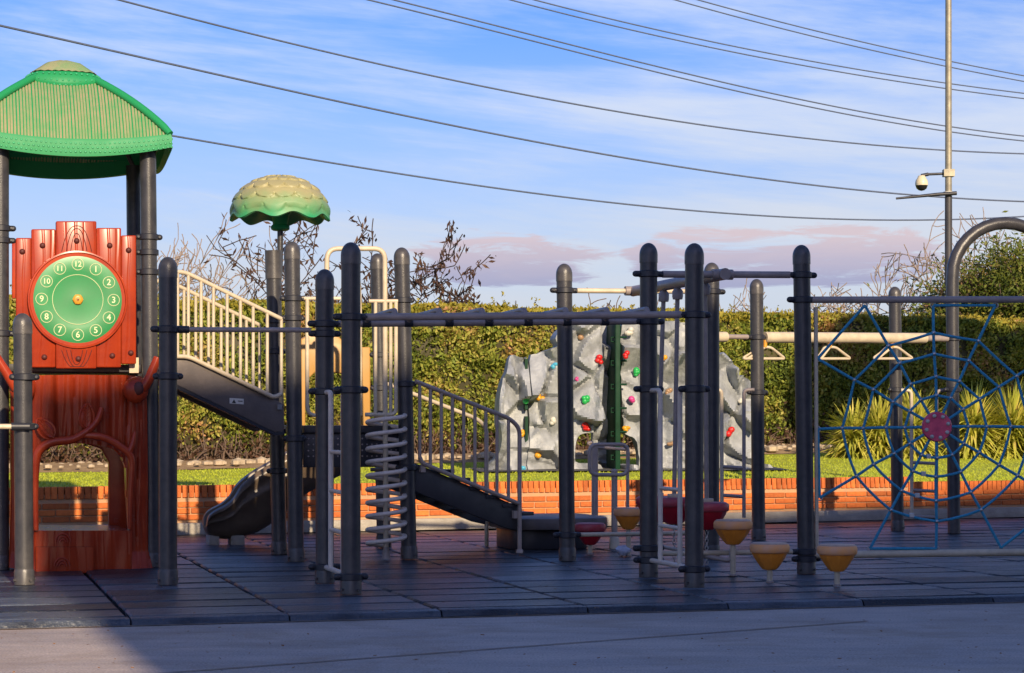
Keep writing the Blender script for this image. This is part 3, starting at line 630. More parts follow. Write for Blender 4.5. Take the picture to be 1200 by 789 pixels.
tree('green_bush_tree', 1158, 34.5, 3.4, .6, 'bushy green and brown shrub under the curved pipe arch', 'shrub', leaves=15000, leafsize=.045, leafm='bush_leaf', seed=43, levels=4, zfork=1.2, trunk_r=.06, clump=.2)
tree('green_bush_tree', 1205, 34.5, 4.0, .6, 'taller bushy green shrub at the right edge behind the net', 'shrub', leaves=30000, leafsize=.045, leafm='bush_leaf', seed=47, levels=4, zfork=1.3, trunk_r=.07, clump=.24)
tree('green_bush_tree', 1262, 35, 4.3, .7, 'bushy green shrub beyond the right end of the net', 'shrub', leaves=8000, leafsize=.06, leafm='bush_leaf', seed=49, levels=4, zfork=1.3, trunk_r=.07, clump=.18)
# tall evergreen off to the right: its shade lies on the hedge behind the net
def evergreen(X, Y, zc, rx, rz, n, label):
    root = thing('evergreen_tree', (X, Y, 0.4), label, 'tree')
    MB().tube([(X, Y, .3), (X+.1, Y, zc*.5), (X, Y+.1, zc), (X+.05, Y, zc+rz*.7)], [.22, .17, .11, .04], 10).build('trunk', 'bark', root)
    pts = []
    while len(pts) < n:
        p = RNG.normal(size=3); p /= np.linalg.norm(p); p = p*(.35+.65*RNG.random()**.5)
        w = Vector((X+p[0]*rx, Y+p[1]*rx, zc+p[2]*rz))
        if noise.noise(w*1.1) < -.25: continue
        pts.append(tuple(w))
    a, b = rand_axes(n, .10, None, .6); quads_obj('crown', np.array(pts), a, b, 'evergreen_leaf', root)
evergreen(10.2, 19.5, 7.0, 2.3, 1.1, 16000, 'dense evergreen tree standing off to the right of the net')
evergreen(13.6, 21.5, 6.8, 2.6, 1.5, 12000, 'second evergreen tree further right beyond the lawn edge')
# ------------------------------------------------------------------ yuccas on the lawn
def yucca(x, y, R_, n, label, seed):
    rnd = random.Random(seed); d = 28.3; X = (x-600)/F*d; z = lawn_z(X, d); root = thing('yucca', (X, d, z), label, 'plant', 'spiky plants behind the net')
    MB().tube([(X, d, z-.05), (X+.02, d, z+R_*.55)], [.09, .06], 8).build('stem', 'bark', root)
    m = MB()
    for i in range(n):
        ph = rnd.uniform(0, 2*math.pi); el = rnd.uniform(-.6, 1.35); L = R_*rnd.uniform(.5, 1.0); w = rnd.uniform(.014, .026)
        c = Vector((X, d, z+R_*rnd.uniform(.1, .62))); h = Vector((math.cos(ph), math.sin(ph), 0)); dr = h*math.cos(el)+Zv*math.sin(el); sd = Vector((-h.y, h.x, 0))
        pts = []
        for k in range(4):
            t = k/3; p = c+dr*(L*t)-Zv*(.28*L*t*t*math.cos(el)); ww = w*(1, 1, .7, .05)[k]; pts += [p-sd*ww, p+Zv*(-ww*.5), p+sd*ww]
        m.add(pts, [(3*k+q, 3*k+q+1, 3*k+q+4, 3*k+q+3) for k in range(3) for q in range(2)], False)
    tag(m.build('leaves', 'yucca_leaf', root), kind='stuff')
for i, (x, y, rr, n, l) in enumerate(((1000, 535, .62, 330, 'pale spiky yucca nearest the dark corner post of the net'), (1030, 535, .72, 420, 'spiky yucca between the two leftmost spokes of the net left of the pink hub'), (1070, 532, .78, 420, 'spiky yucca right behind the pink hub of the net'),
        (1140, 535, .80, 420, 'bright spiky yucca right of the arched pipe behind the net'), (1185, 535, .84, 420, 'large spiky yucca at the right edge of the photo'), (1235, 535, .8, 300, 'spiky yucca beyond the right edge of the net'))):
    yucca(x, y, rr, n*2, l, 60+i)
# ------------------------------------------------------------------ building behind the viewer, whose shade covers the playground
bc = Vector((4.25, -8.95, ZP)); bd = Vector((.846, .533, 0)); bn = Vector((-.533, .846, 0))
bl = thing('school_building', bc, 'cream rendered building behind the viewer that shades the playground', 'building')
MB().box(bc+bd*17-bn*5+Zv*6.08, (34, 10, 12.16), (bd, bn, Zv)).build('wall', 'render_wall', bl)
BF = Frame(bc, bd); BF.n = bn
for fl_ in range(3):
    for i in range(10):
        c = bc+bd*(2+i*3.3)+Zv*(1.9+fl_*3.8)
        w = MB().box(c+bn*.03, (1.7, .08, 1.6), (bd, bn, Zv)).build('window', 'window_glass', bl)
        MB().box(c+bn*.08-Zv*.86, (1.9, .2, .08), (bd, bn, Zv)).build('sill', 'kerb_concrete', w)
# ================================================================== PLAY EQUIPMENT
# ---- clock tower ---------------------------------------------------------------------------------
Dp = G(178, 664); Cp = Dp-U*1.07; Ep = Dp+V*1.1; Cb = Cp+V*1.1
TF = Frame(Dp)
tower = thing('clock_tower', (Cp+Dp+Ep+Cb)/4, 'play tower with green thatched roof, red clock panel and red tree trunk panel', 'play tower')
zroof = 1.05+(495-186)/161
for b_ in (Cp, Dp, Ep, Cb):
    lean = -U*.03 if b_ in (Dp, Ep) else Vector((0, 0, 0))
    post(tower, Vector((b_.x, b_.y, 0)), Vector((b_.x, b_.y, 0))+lean+Zv*(zroof+.08), cap=False)
zc_ = lambda y: TF.uz(172, y)[1]
for y in (278, 319, 296): clamp(tower, Vector((Dp.x, Dp.y, zc_(y)))-U*.022, U, ears=(1, 0) if y != 278 else (1, 1), reach=.02)
for y in (272, 286, 393): clamp(tower, Vector((Cp.x, Cp.y, zc_(y))), U, ears=(0, 1), reach=.03)
zdk = zc_(427)
MB().ubox((Cp+Ep)/2+Zv*(zdk-.03)+V*.02, (1.0, 1.02, .055)).build('deck', 'deck_metal', tower, bevel=.006)
MB().prism(Frame(Dp+V*.06), [TF.uz(152, 437), TF.uz(163, 437), TF.uz(163, 419), TF.uz(152, 419)], 0, .03).build('deck_bracket', 'cream_paint', tower)
# roof: four thatched sides curving up to a small cap
def roof():
    cen = (Cp+Ep)/2; cen = Vector((cen.x, cen.y, 0))
    t, z_e = TF.uz(204, 157); t0 = TF.uz(80, 100)[0]
    cen = TF.w(t0, 0, 0)+V*.58
    hw = .702; dz = .0
    z0 = 1.05+(495-157)/163; z1 = TF.uz(80, 90)[1]+.04
    rr = thing_part = None
    def side(k, name):
        # k = 0 front, 1 right, 2 back, 3 left
        rot = Matrix.Rotation(k*math.pi/2, 3, 'Z'); out = rot@(-V); al = rot@U
        m = MB(); nu, nv = 84, 12; vs = []
        for i in range(nu+1):
            s = -1+2*i/nu
            for j in range(nv+1):
                q = j/nv; w = hw*(1-q)+.195*q; bow = math.sin(q*math.pi)*.018
                z = z0+(z1-z0)*(q**.88)+bow; rib = 0
                sag = -.06*(1-s*s)*(1-q)**2
                d_ = hw*(1-q)+.195*q
                vs.append(cen+al*(s*w)+out*(d_+rib)+Zv*(z+sag+rib*.7))
        m.add(vs, [(i*(nv+1)+j, (i+1)*(nv+1)+j, (i+1)*(nv+1)+j+1, i*(nv+1)+j+1) for i in range(nu) for j in range(nv)], True)
        o = m.build('roof_side', 'green_plastic', tower)
        rd = MB(); nr_ = 62
        for i in range(nr_):
            x_ = -hw+2*hw*(i+.5)/nr_+random.uniform(-.002, .002); qm = min(1, (hw-abs(x_))/(hw-.195))
            if qm < .04: continue
            pp = []
            for j in range(9):
                q = qm*j/8; w = hw*(1-q)+.195*q; s = x_/w; sag = -.06*(1-s*s)*(1-q)**2
                pp.append(cen+al*x_+out*(w+.001)+Zv*(z0+(z1-z0)*(q**.88)+math.sin(q*math.pi)*.018+sag))
            rd.tube(pp, random.uniform(.0078, .0095), 6, caps=False)
        tag(rd.build('reeds', 'thatch', o), kind='stuff')
        return o, al, out
    for k in range(4):
        o, al, out = side(k, '')
        # fascia band with bumps
        f = MB(); n = 24; vs = []
        for i in range(n+1):
            s = -1+2*i/n; sag = -.06*(1-s*s); top = z0+sag+.012; bot = z0+sag-.085-.03*(1-s*s)
            for off, z in ((-.02, top), (.016, top), (.026, top-.03), (.022, bot), (-.02, bot)):
                vs.append(cen+al*(s*(hw+off))+out*(hw+off)+Zv*z)
        f.add(vs, [(i*5+j, (i+1)*5+j, (i+1)*5+(j+1) % 5, i*5+(j+1) % 5) for i in range(n) for j in range(5)], True)
        fo = f.build('eave_band', 'green_plastic', tower)
        b = MB()
        for r_ in range(3):
            for i in range(42):
                s = -1+2*(i+.5*(r_ % 2)+.25)/42; sag = -.06*(1-s*s)
                if abs(s) > .99: continue
                b.ball(cen+al*(s*(hw+.02))+out*(hw+.0235)+Zv*(z0+sag-.022-r_*.03), 0.0095, 7)
        tag(b.build('band_studs', 'stud_green', fo), kind='stuff')
    # hip ridges
    for a in ((-1, -1), (1, -1), (1, 1), (-1, 1)):
        pts = []
        for i in range(13):
            q = i/12; w = hw*(1-q)+.195*q+.012; pts.append(cen+U*(a[0]*w)+V*(a[1]*w)+Zv*(z0+(z1-z0)*(q**.88)+math.sin(q*math.pi)*.018+.012))
        MB().tube(pts, [.026]+[.03]*11+[.022], 8).build('hip_ridge', 'green_plastic', tower)
    # cap: scalloped collar with a domed top
    c = MB(); n = 64; vs = []; prof = [(.235, -.05), (.285, -.015), (.292, .02), (.265, .06), (.215, .09), (.13, .15), (0.03, .18)]
    for i in range(n):
        q = 2*math.pi*i/n; sq = 1/max(abs(math.cos(q)), abs(math.sin(q)))**.45
        for r_, h in prof: vs.append(cen+(U*math.cos(q)+V*math.sin(q))*(r_*sq)+Zv*(z1+h-.02-(.03*abs(math.cos(2*q)) if h < .04 else 0)))
    k = len(prof); c.add(vs, [(i*k+j, ((i+1) % n)*k+j, ((i+1) % n)*k+j+1, i*k+j+1) for i in range(n) for j in range(4)], True)
    c.build('roof_collar', 'green_plastic', tower)
    c = MB(); prof2 = prof[3:]; prof2[0] = (.245, .07); vs = []
    for i in range(n):
        q = 2*math.pi*i/n; sq = 1/max(abs(math.cos(q)), abs(math.sin(q)))**.45; rb = .005*(i % 2)
        for r_, h in prof2: vs.append(cen+(U*math.cos(q)+V*math.sin(q))*((r_+rb)*sq)+Zv*(z1+h-.012+rb))
    k = len(prof2); c.add(vs, [(i*k+j, ((i+1) % n)*k+j, ((i+1) % n)*k+j+1, i*k+j+1) for i in range(n) for j in range(k-1)]+[tuple(i*k+k-1 for i in range(n))], True)
    c.build('roof_cap', 'thatch', tower)
    b = MB()
    for r_ in range(3):
        for i in range(44):
            q = 2*math.pi*(i+.5*(r_ % 2))/44; sq = 1/max(abs(math.cos(q)), abs(math.sin(q)))**.45
            b.ball(cen+(U*math.cos(q)+V*math.sin(q))*((.286, .289, .272)[r_]*sq)+Zv*(z1+(-.035, -.0, .035)[r_]-(.018*abs(math.cos(2*q)) if r_ < 2 else 0)), .0095, 6)
    tag(b.build('collar_studs', 'stud_green', tower), kind='stuff')
    # underside shell and brackets
    u = MB(); h2 = hw-.03
    u.add([cen+U*a*h2+V*b*h2+Zv*(z0-.02) for a, b in ((-1, -1), (1, -1), (1, 1), (-1, 1))]+[cen+U*a*.2+V*b*.2+Zv*(z1-.08) for a, b in ((-1, -1), (1, -1), (1, 1), (-1, 1))],
          [(0, 1, 5, 4), (1, 2, 6, 5), (2, 3, 7, 6), (3, 0, 4, 7), (4, 5, 6, 7)])
    u.build('roof_underside', 'green_plastic', tower)
    for b_ in (Cp, Dp, Ep, Cb):
        p = Vector((b_.x, b_.y, z0-.03)); q = p+(cen-p).normalized()*0.0
        dr = Vector((cen.x-b_.x, cen.y-b_.y, 0)).normalized(); MB().tube([p+Zv*-.12, p+dr*.16+Zv*.10], .018, 6).build('roof_bracket', 'post_paint', tower)
roof()
# clock panel made of five upright boards
panel = MB().prism(TF, [TF.uz(14, 285), TF.uz(14, 350), TF.uz(20, 350), TF.uz(20, 424), TF.uz(157, 424), TF.uz(157, 282), TF.uz(20, 282)], -.03, .005).build('clock_panel', 'red_smooth', tower, bevel=.008)
boards = ((18, 37, 279.5, 428.6, .045), (36, 65, 269.5, 431, .060), (64.5, 112.5, 260.4, 432.4, .078), (112, 141.5, 268, 431, .060), (141, 159.3, 276.5, 427, .045))
for x0, x1, y0, y1, o in boards:
    MB().prism(TF, [TF.uz(x0+.3, y1), TF.uz(x1-.3, y1), TF.uz(x1-.3, y0), TF.uz(x0+.3, y0)], .008, o).build('board', 'red_plastic', panel, bevel=.010, seg=3)
for x, y, o in ((89, 283.5, .078), (49.3, 288.7, .06), (127.7, 288.7, .06), (25.8, 295.6, .045), (150, 294, .045), (51.5, 419, .06), (91, 421, .078), (130.8, 417.3, .06), (152.7, 414, .045)):
    c = TF.pt(x, y, o); MB().lathe([(.021, 0), (.021, .004), (.017, .012), (.008, .018), (.001, .019)], c, 12, TF.n).build('bolt', 'dark_hollow', panel)
# grain rings moulded on the middle board
for y0, sg in ((283.5, 1), (421, -1)):
    m = MB()
    for rx, ry in ((7, 9), (12, 15), (17.5, 18.5)):
        pts = []
        for i in range(25):
            f_ = -1+2*i/24; yy = (296 if sg > 0 else 411)-sg*((12.5+ry*.95)*(1-abs(f_)**2.6) if sg > 0 else (12+ry*.5)*(1-abs(f_)**2.6))
            pts.append(TF.pt(89+rx*f_*(1.0), max(262.5, min(430, yy)), .0785))
        m.tube(pts, .0028, 5, caps=False)
    tag(m.build('grain_lines', 'dark_hollow', panel), kind='stuff')
cc = TF.pt(90.3, 352, .08); rg = .335; sc_px = rg/53.9
rim = MB().lathe([(rg+.0, -.05), (rg+.016, -.05), (rg+.018, -.01), (rg+.014, .012), (rg+.004, .014), (rg-.001, .002)], cc, 72, TF.n).build('clock_rim', 'red_smooth', panel)
face = MB().lathe([(rg, -.03), (rg, -.002), (.30, .004), (.20, .006), (.18, .003), (.05, .008)], cc, 72, TF.n).build('clock_face', 'clock_green', panel)
upv = Zv; rt = TF.u
MB().tube([cc+TF.n*.0045+(rt*math.cos(q)+upv*math.sin(q))*.178 for q in [2*math.pi*i/64 for i in range(64)]], .0024, 5, closed=True).build('inner_circle', 'numeral_print', panel)
def text_mesh(s, size, extr=.001):
    cu = bpy.data.curves.new('numeral', 'FONT'); cu.body = s; cu.size = size; cu.extrude = extr; cu.align_x = 'CENTER'; cu.align_y = 'CENTER'; cu.resolution_u = 3; cu.offset = size*.012
    o = bpy.data.objects.new('numeral', cu); COL.objects.link(o); dg = bpy.context.evaluated_depsgraph_get(); me = bpy.data.meshes.new_from_object(o.evaluated_get(dg)); bpy.data.objects.remove(o); me.name = 'numeral'; return me
rotm = Matrix((rt, upv, TF.n)).transposed().to_euler()
for i in range(1, 13):
    q = math.pi/2-i*math.pi/6; c = cc+(rt*math.cos(q)+upv*math.sin(q))*.253+TF.n*.0065
    me = text_mesh(str(i), .062 if i < 10 else .054); me.materials.append(M['numeral_print'])
    inst('numeral', me, c, panel, rotm)
    MB().tube([c+(rt*math.cos(a)+upv*math.sin(a))*.041 for a in [2*math.pi*j/28 for j in range(28)]], .0026, 5, closed=True).build('numeral_ring', 'numeral_print', panel)
hb = MB().lathe([(.036, 0), (.036, .016), (.030, .022), (.012, .022), (.010, .030), (.002, .031)], cc+TF.n*.004, 20, TF.n)
for i in range(6): q = i*math.pi/3; hb.lathe([(.010, 0), (.010, .016), (.002, .019)], cc+TF.n*.004+(rt*math.cos(q)+upv*math.sin(q))*.028, 10, TF.n)
hb.build('hub', 'hub_yellow', panel)
MB().lathe([(.006, 0), (.006, .004)], cc+TF.n*.034, 8, TF.n).build('hub_screw', 'dark_hollow', panel)
# tree trunk panel
tp = lambda x, y: TF.uz(x, y)
outl = [tp(10, 664), tp(11, 640), tp(13, 560), tp(13, 500), tp(12, 455), tp(14, 441), tp(40, 440.5), tp(64, 440), tp(90, 439.5), tp(118, 440), tp(142, 440), tp(164, 441.5), tp(170, 450), tp(171.5, 480), tp(172.5, 560), tp(173, 620), tp(174.5, 650), tp(177, 665), tp(152, 667.5),
        tp(150, 620), tp(147, 580), tp(146, 548), tp(141, 535), tp(130, 526), tp(112, 521), tp(88, 519.5), tp(64, 521), tp(50, 526), tp(43, 535), tp(41, 550), tp(41, 600), tp(40, 667.5), tp(20, 666)]
tx = lambda x: TF.uz(x, 550)[0]
def trunk_fn(t, z):
    tl, tr_ = tx(12), tx(173); s = (t-tl)/(tr_-tl); b = .10*math.sin(max(0, min(1, s))*math.pi)**.5
    c0, c1 = tx(63), tx(127)
    if z > .85: b -= .065*(1/(1+math.exp(-(t-c0)/.006)))*(1/(1+math.exp((t-c1)/.006)))     # recessed middle plank
    b += .014*noise.noise(Vector((t*13, z*2.1, .3)))+.007*noise.noise(Vector((t*40, z*3, 1.7)))
    for gx, dp in ((24, .012), (36, .022), (50, .010), (76, .010), (87, .013), (101, .010), (116, .012), (136, .012), (146, .022), (160, .018), (167, .010)): b -= dp*math.exp(-((t-tx(gx)-.012*math.sin(z*5+gx)-.008*noise.noise(Vector((z*3, gx, 0))))/.009)**2)
    b += .05*max(0, .12-z)/.12
    return b
trunk = relief(TF, outl, .013, trunk_fn, .10, .05).build('trunk_panel', 'red_plastic', tower, weld=False)
# inner reveal of the arch on the back side and side return
TB = Frame(Dp+V*1.0)
MB().prism(TB, [TB.uz(x, y) for x, y in ((127, 655), (166, 655), (166, 450), (12, 450), (12, 655), (24, 655), (26, 545), (36, 526), (60, 519), (96, 519), (118, 526), (127, 542))], -.05, .05).build('rear_panel', 'red_smooth', trunk, bevel=.01)
MB().prism(TF, [tp(24, 626), tp(150, 626), tp(150, 622.5), tp(24, 622.5)], -.9, -.2).build('inner_shelf', 'red_smooth', trunk)
# counter below the opening, with a lower step in front
for x0, x1, y0, y1, o0, o1, nm in ((39, 152, 620.5, 667, -.20, .17, 'counter'), (40, 106.5, 639, 668.5, .0, .25, 'step')):
    poly = [tp(x0, y1), tp((x0+x1)/2, y1+.8), tp(x1, y1), tp(x1, y0), tp(x0, y0)]
    relief(TF, poly, .03, (lambda w: (lambda t, z: w+.012*noise.noise(Vector((t*12, z*3, 4)))))(o1), .2 if nm == 'counter' else .1, 0).build(nm, 'red_plastic', trunk)
for cx, cy, sg in ((72, 634, 1), (70, 661, 1)):
    m = MB(); off = .173 if cy < 640 else .253
    for r_ in (3, 5.5, 8.5): m.tube([TF.pt(cx+r_*math.cos(q), cy-r_*1.15*math.sin(q), off+.008) for q in [math.pi*i/12 for i in range(13)]], .006, 5)
    m.build('ring_relief', 'red_smooth', trunk)
def branch(pts, rs, off=.155): 
    p3 = [TF.pt(x, y, off+.03) for x, y in pts]; p3 = smooth_poly(p3, 5, False); k = len(p3); r_ = [np.interp(i/(k-1), np.linspace(0, 1, len(rs)), rs) for i in range(k)]
    MB().tube(p3, r_, 10).build('branch', 'red_smooth', trunk)
branch([(41, 620), (40, 575), (41, 540), (46, 526), (60, 518), (84, 514.5), (104, 502), (113, 490), (117, 478)], [.018, .022, .03, .034, .032, .03, .026, .024, .016])
branch([(94, 510), (110, 511), (124, 514.5), (138, 523), (149, 532), (152, 545), (150, 580), (149, 618)], [.02, .028, .028, .028, .028, .024, .02, .015])
branch([(148, 531), (152, 522), (154, 514), (155.5, 506)], [.026, .026, .02, .012])
def leaf(cx, cy, L, W, ang, off):
    m = MB(); c = TF.pt(cx, cy, off); a = rt*math.cos(ang)+upv*math.sin(ang); b = TF.n.cross(a); vs = [c+a*L+TF.n*.0, c-a*L]; n = 10; top = []; 
    rows = []
    for i in range(n+1):
        s = -1+2*i/n; w = W*(1-s*s)**.6*(1-.2*s)
        rows.append([c+a*(s*L)+b*(-w), c+a*(s*L)+b*(-w*.5)+TF.n*.022, c+a*(s*L)+TF.n*.014, c+a*(s*L)+b*(w*.5)+TF.n*.022, c+a*(s*L)+b*w])
    vs = [p for r_ in rows for p in r_]; m.add(vs, [(i*5+j, (i+1)*5+j, (i+1)*5+j+1, i*5+j+1) for i in range(n) for j in range(4)], True)
    m.tube([r_[0] for r_ in rows]+[r_[4] for r_ in reversed(rows)], .0095, 7, closed=True)
    m.tube([c-a*L*1.1+TF.n*.018, c+a*L*.9+TF.n*.018], .005, 6)
    for s in (-.5, -.15, .2, .5):
        for g_ in (-1, 1): m.tube([c+a*(s*L)+TF.n*.017, c+a*((s+.28)*L)+b*(g_*W*.62)+TF.n*.02], .003, 4)
    m.build('leaf', 'red_smooth', trunk)
leaf(51.5, 502, .085, .052, R(130), .19); leaf(99.8, 488, .088, .050, R(88), .175)
def stub(cx, cy, tipx, tipy, sg):
    c = TF.pt(cx, cy, .17); tip = TF.pt(tipx, tipy, .22)
    m = MB().ball(c, .092, 22, (1, .85, 1.05)); m.build('knot', 'red_smooth', trunk)
    mid = TF.pt(cx+sg*14, cy-12, .22); MB().tube(smooth_poly([TF.pt(cx+sg*6, cy-1, .2), mid, tip], 5, False), [.04, .045, .042, .04, .038, .036, .034, .033, .031, .03, .028], 14).build('branch_stub', 'red_smooth', trunk)
    MB().ball(c+TF.n*.068+rt*(.012)+upv*.01, .05, 16, (.75, .45, 1.0)).build('knot_hollow', 'dark_hollow', trunk)
stub(156.6, 457.5, 181, 420, 1); stub(25, 457, -6, 418, -1)
# ---- post and cream bar at the far left
Ap = G(28.5, 685); t_ = thing('low_bar', Ap, 'short sunlit grey post with cream bar in front of the red trunk panel', 'play bar')
post(t_, Ap, Ap+Vector((-.012, 0, (685-367)/181)))
za = lambda y: 1.05-(y-495)/181.
clamp(t_, Vector((Ap.x, Ap.y, za(442))), U, ears=(1, 1), reach=.018)
clamp(t_, Vector((Ap.x, Ap.y, za(500))), U, ears=(1, 1), reach=.012)
e1 = Vector((Ap.x, Ap.y, za(500)))-V*.075
MB().tube([e1-U*.06, e1-U*1.5], .0175, 10).build('bar', 'cream_paint', t_)
MB().tube([e1+U*.03, e1-U*.085], .025, 12).build('bar_socket', 'clamp_paint', t_)
Ap2 = Ap-U*1.56; post(t_, Vector((Ap2.x, Ap2.y, 0)), Vector((Ap2.x, Ap2.y, 1.75)))
# ---- chinning bar between post B and the monkey bars
Bp = G(196.8, 685); t_ = thing('chinning_bar', Bp, 'dark post left of the sloping bridge with a thin grey bar running right from it', 'play bar')
post(t_, Bp, Bp+Zv*(384/181.))
Hp = G(380.5, 683); Ip = G(411.2, 696); Mp = G(760, 676); Np = G(813.6, 688)
zb = 1.05+(495-386)/181.
clamp(t_, Vector((Bp.x, Bp.y, zb)), U); clamp(t_, Vector((Bp.x, Bp.y, 1.05+(495-441)/181.)), U, reach=.02)
b1 = Vector((Hp.x, Hp.y, zb-.0))
MB().tube([Vector((Bp.x, Bp.y, zb))+U*.12, b1-U*.09], .0165, 10).build('bar', 'grey_paint', t_)
MB().tube([Vector((Bp.x, Bp.y, zb))+U*.06, Vector((Bp.x, Bp.y, zb))+U*.135], .024, 10).build('bar_socket', 'clamp_paint', t_)
# ---- monkey bars
mk = thing('monkey_bars', (Hp+Ip+Mp+Np)/4, 'monkey bars with seven raised rungs on four tall dark posts', 'monkey bars')
for p, h in ((Hp, 386/188.), (Ip, 412/191.4), (Mp, 392/172.7), (Np, 403/183.8)): post(mk, p, p+Zv*h)
ZR = 1.705
nr0, nr1 = Vector((Ip.x, Ip.y, ZR-.01)), Vector((Np.x, Np.y, ZR+.03)); fr0, fr1 = Vector((Hp.x, Hp.y, ZR-.01)), Vector((Mp.x, Mp.y, ZR+.03))
for a, b in ((nr0, nr1), (fr0, fr1)):
    MB().tube([a+U*.09, b-U*.09], .0225, 12).build('rail', 'grey_paint', mk)
    clamp(mk, a, U); clamp(mk, b, U)
for z in (1.05+(495-386)/188.,): clamp(mk, Vector((Hp.x, Hp.y, z)), U, ears=(1, 1), reach=.03)
for p, z in ((Hp, 1.05+38/188.), (Ip, 1.05+38/191.)): clamp(mk, Vector((p.x, p.y, z)), U, reach=.03)
for p, z in ((Mp, 1.05+39/172.7), (Np, 1.05+39/183.8)): clamp(mk, Vector((p.x, p.y, z)), U, reach=.03)
for i, x in enumerate((443, 494, 543.5, 592.5, 641.5, 690.5, 738.5)):
    s = (x-411+18)/(813-411); a = nr0.lerp(nr1, s); b = fr0.lerp(fr1, s)
    pts = [a, a+Zv*.03+(b-a)*.02, a+Zv*.037+(b-a)*.08, a.lerp(b, .5)+Zv*.034, b+Zv*.03-(b-a)*.08, b+Zv*.02-(b-a)*.02, b]
    MB().tube(smooth_poly(pts, 4, False), .019, 10).build('rung', 'grey_paint', mk)
    for q in (b,): MB().tube([q-U*.028, q+U*.028], .0265, 12).build('rung_collar', 'clamp_paint', mk)
def end_ladder(parent, p0, p1, ztop, zbot, rungs, fr=(.27, .73), m='pale_paint', bottom=True, hook=True):
    a = Vector((p0.x, p0.y, 0)); b = Vector((p1.x, p1.y, 0)); dr = (b-a)
    sg = (1, -1)
    for f_, p, s in zip(fr, (a, b), sg):
        q = a+dr*f_; MB().tube(rounded([p+Zv*ztop+dr.normalized()*s*.05, q+Zv*ztop, q+Zv*zbot], .05), .0165, 10).build('upright', m, parent)
    for z in rungs: MB().tube([a+dr*fr[0]+Zv*z, a+dr*fr[1]+Zv*z], .0135, 8).build('rung', m, parent)
    if bottom:
        MB().tube([a+dr.normalized()*.05+Zv*zbot, b-dr.normalized()*.05+Zv*zbot], .0175, 10).build('foot_bar', m, parent)
        for p in (a, b): clamp(parent, p+Zv*zbot, U, reach=.03)
end_ladder(mk, Hp, Ip, 1.245, .105, (.36, .61, .86), (.24, .72))
end_ladder(mk, Mp, Np, 1.265, .115, (.36, .61), (.27, .70))
# ---- play deck with four posts, mushroom canopy
Gp = G(347, 658); Kp = G(479.5, 655); Fp = G(327.5, 649.5); Jp = G(450, 641)
DF = Frame(Gp); DFb = Frame(Jp)
dk = thing('play_deck', (Gp+Kp+Fp+Jp)/4, 'raised dark deck on four posts with cream railings and a tan slide entry hood', 'play deck')
def lp(b, x, y): return P(x, y, b.y)
post(dk, Gp, lp(Gp, 342, 283)); post(dk, Kp, lp(Kp, 470.5, 290)); post(dk, Fp, lp(Fp, 320, 293)); post(dk, Jp, lp(Jp, 442, 297))
def on(b, top, y): k = (b.y); z = H0-(y-HY)/F*k; s = z/top.z; return Vector((b.x+(top.x-b.x)*s, b.y, z))
gt, kt, ft, jt = lp(Gp, 342, 283), lp(Kp, 470.5, 290), lp(Fp, 320, 293), lp(Jp, 442, 297)
MB().lathe([(PR+.007, 0), (PR+.007, .225)], on(Fp, ft, 327), 24, (ft-Fp).normalized()).build('cap_sleeve', 'post_paint', dk)
for b_, t__, ys in ((Gp, gt, (350, 373, 514)), (Kp, kt, (352, 450, 548)), (Fp, ft, (376, 412, 505, 552)), (Jp, jt, (416, 455, 505))):
    for y in ys: clamp(dk, on(b_, t__, y), U, reach=.012 if y != 350 else .02)
zd = H0-(498-495)/154.
dc = (Gp+Kp+Fp+Jp)/4; zt = .985
deckc = Vector((Gp.x+Kp.x+Fp.x+Jp.x, Gp.y+Kp.y+Fp.y+Jp.y, 0))/4
MB().ubox(deckc+Zv*(zt+.012), (.80, 1.02, .055)).build('deck_floor', 'deck_metal', dk, bevel=.006)
# perforated skirt below the deck
MB().ubox(deckc+Zv*(zt-.15)-V*.47, (.80, .02, .26)).build('skirt_panel', 'clamp_paint', dk, bevel=.004)
hol = MB()
for i in range(20):
    for j in range(4): hol.lathe([(.007, 0), (.007, .003)], deckc-V*.481+U*(-.36+i*.038)+Zv*(zt-.06-j*.045), 6, -V)
tag(hol.build('perforations', 'grey_paint', dk), kind='stuff')
MB().ubox(deckc+Zv*(zt-.12)+U*.02+V*.3, (.76, .04, .22)).build('cross_beam', 'clamp_paint', dk)
# railings on the near side of the deck
def gate(fr, xs, yt, yb, bars, name='railing', m='cream_paint', r=.0155):
    g = MB().tube(rounded([fr.pt(xs[0], yt), fr.pt(xs[1], yt)], .03), r, 10)
    o = g.build(name, m, dk)
    for x in bars: MB().tube([fr.pt(x, yt), fr.pt(x, yb)], r*.85, 8).build('baluster', m, o)
    MB().tube([fr.pt(bars[0], yb), fr.pt(bars[-1], yb)], r, 10).build('bottom_rail', m, o)
nf = Frame(Gp-V*.0)
MB().tube(rounded([nf.pt(351, 350), nf.pt(399, 350)], .03), .015, 10).build('railing', 'cream_paint', dk)
o_ = MB().tube(rounded([nf.pt(360, 350), nf.pt(360, 487), nf.pt(384, 487)], .07), .0155, 10).build('railing_loop', 'cream_paint', dk)
for x in (371.5, 384): MB().tube([nf.pt(x, 350), nf.pt(x, 487)], .0135, 8).build('baluster', 'cream_paint', dk)
for x in (440, 457.8): MB().tube([nf.pt(x, 353), nf.pt(x, 485)], .0145, 8).build('baluster', 'cream_paint', dk)
MB().tube(rounded([nf.pt(432, 353), nf.pt(466, 353)], .02), .015, 10).build('railing', 'cream_paint', dk)
MB().tube(rounded([nf.pt(428, 486), nf.pt(464, 486), nf.pt(464, 353)], .05), .0155, 10).build('railing_loop', 'cream_paint', dk)
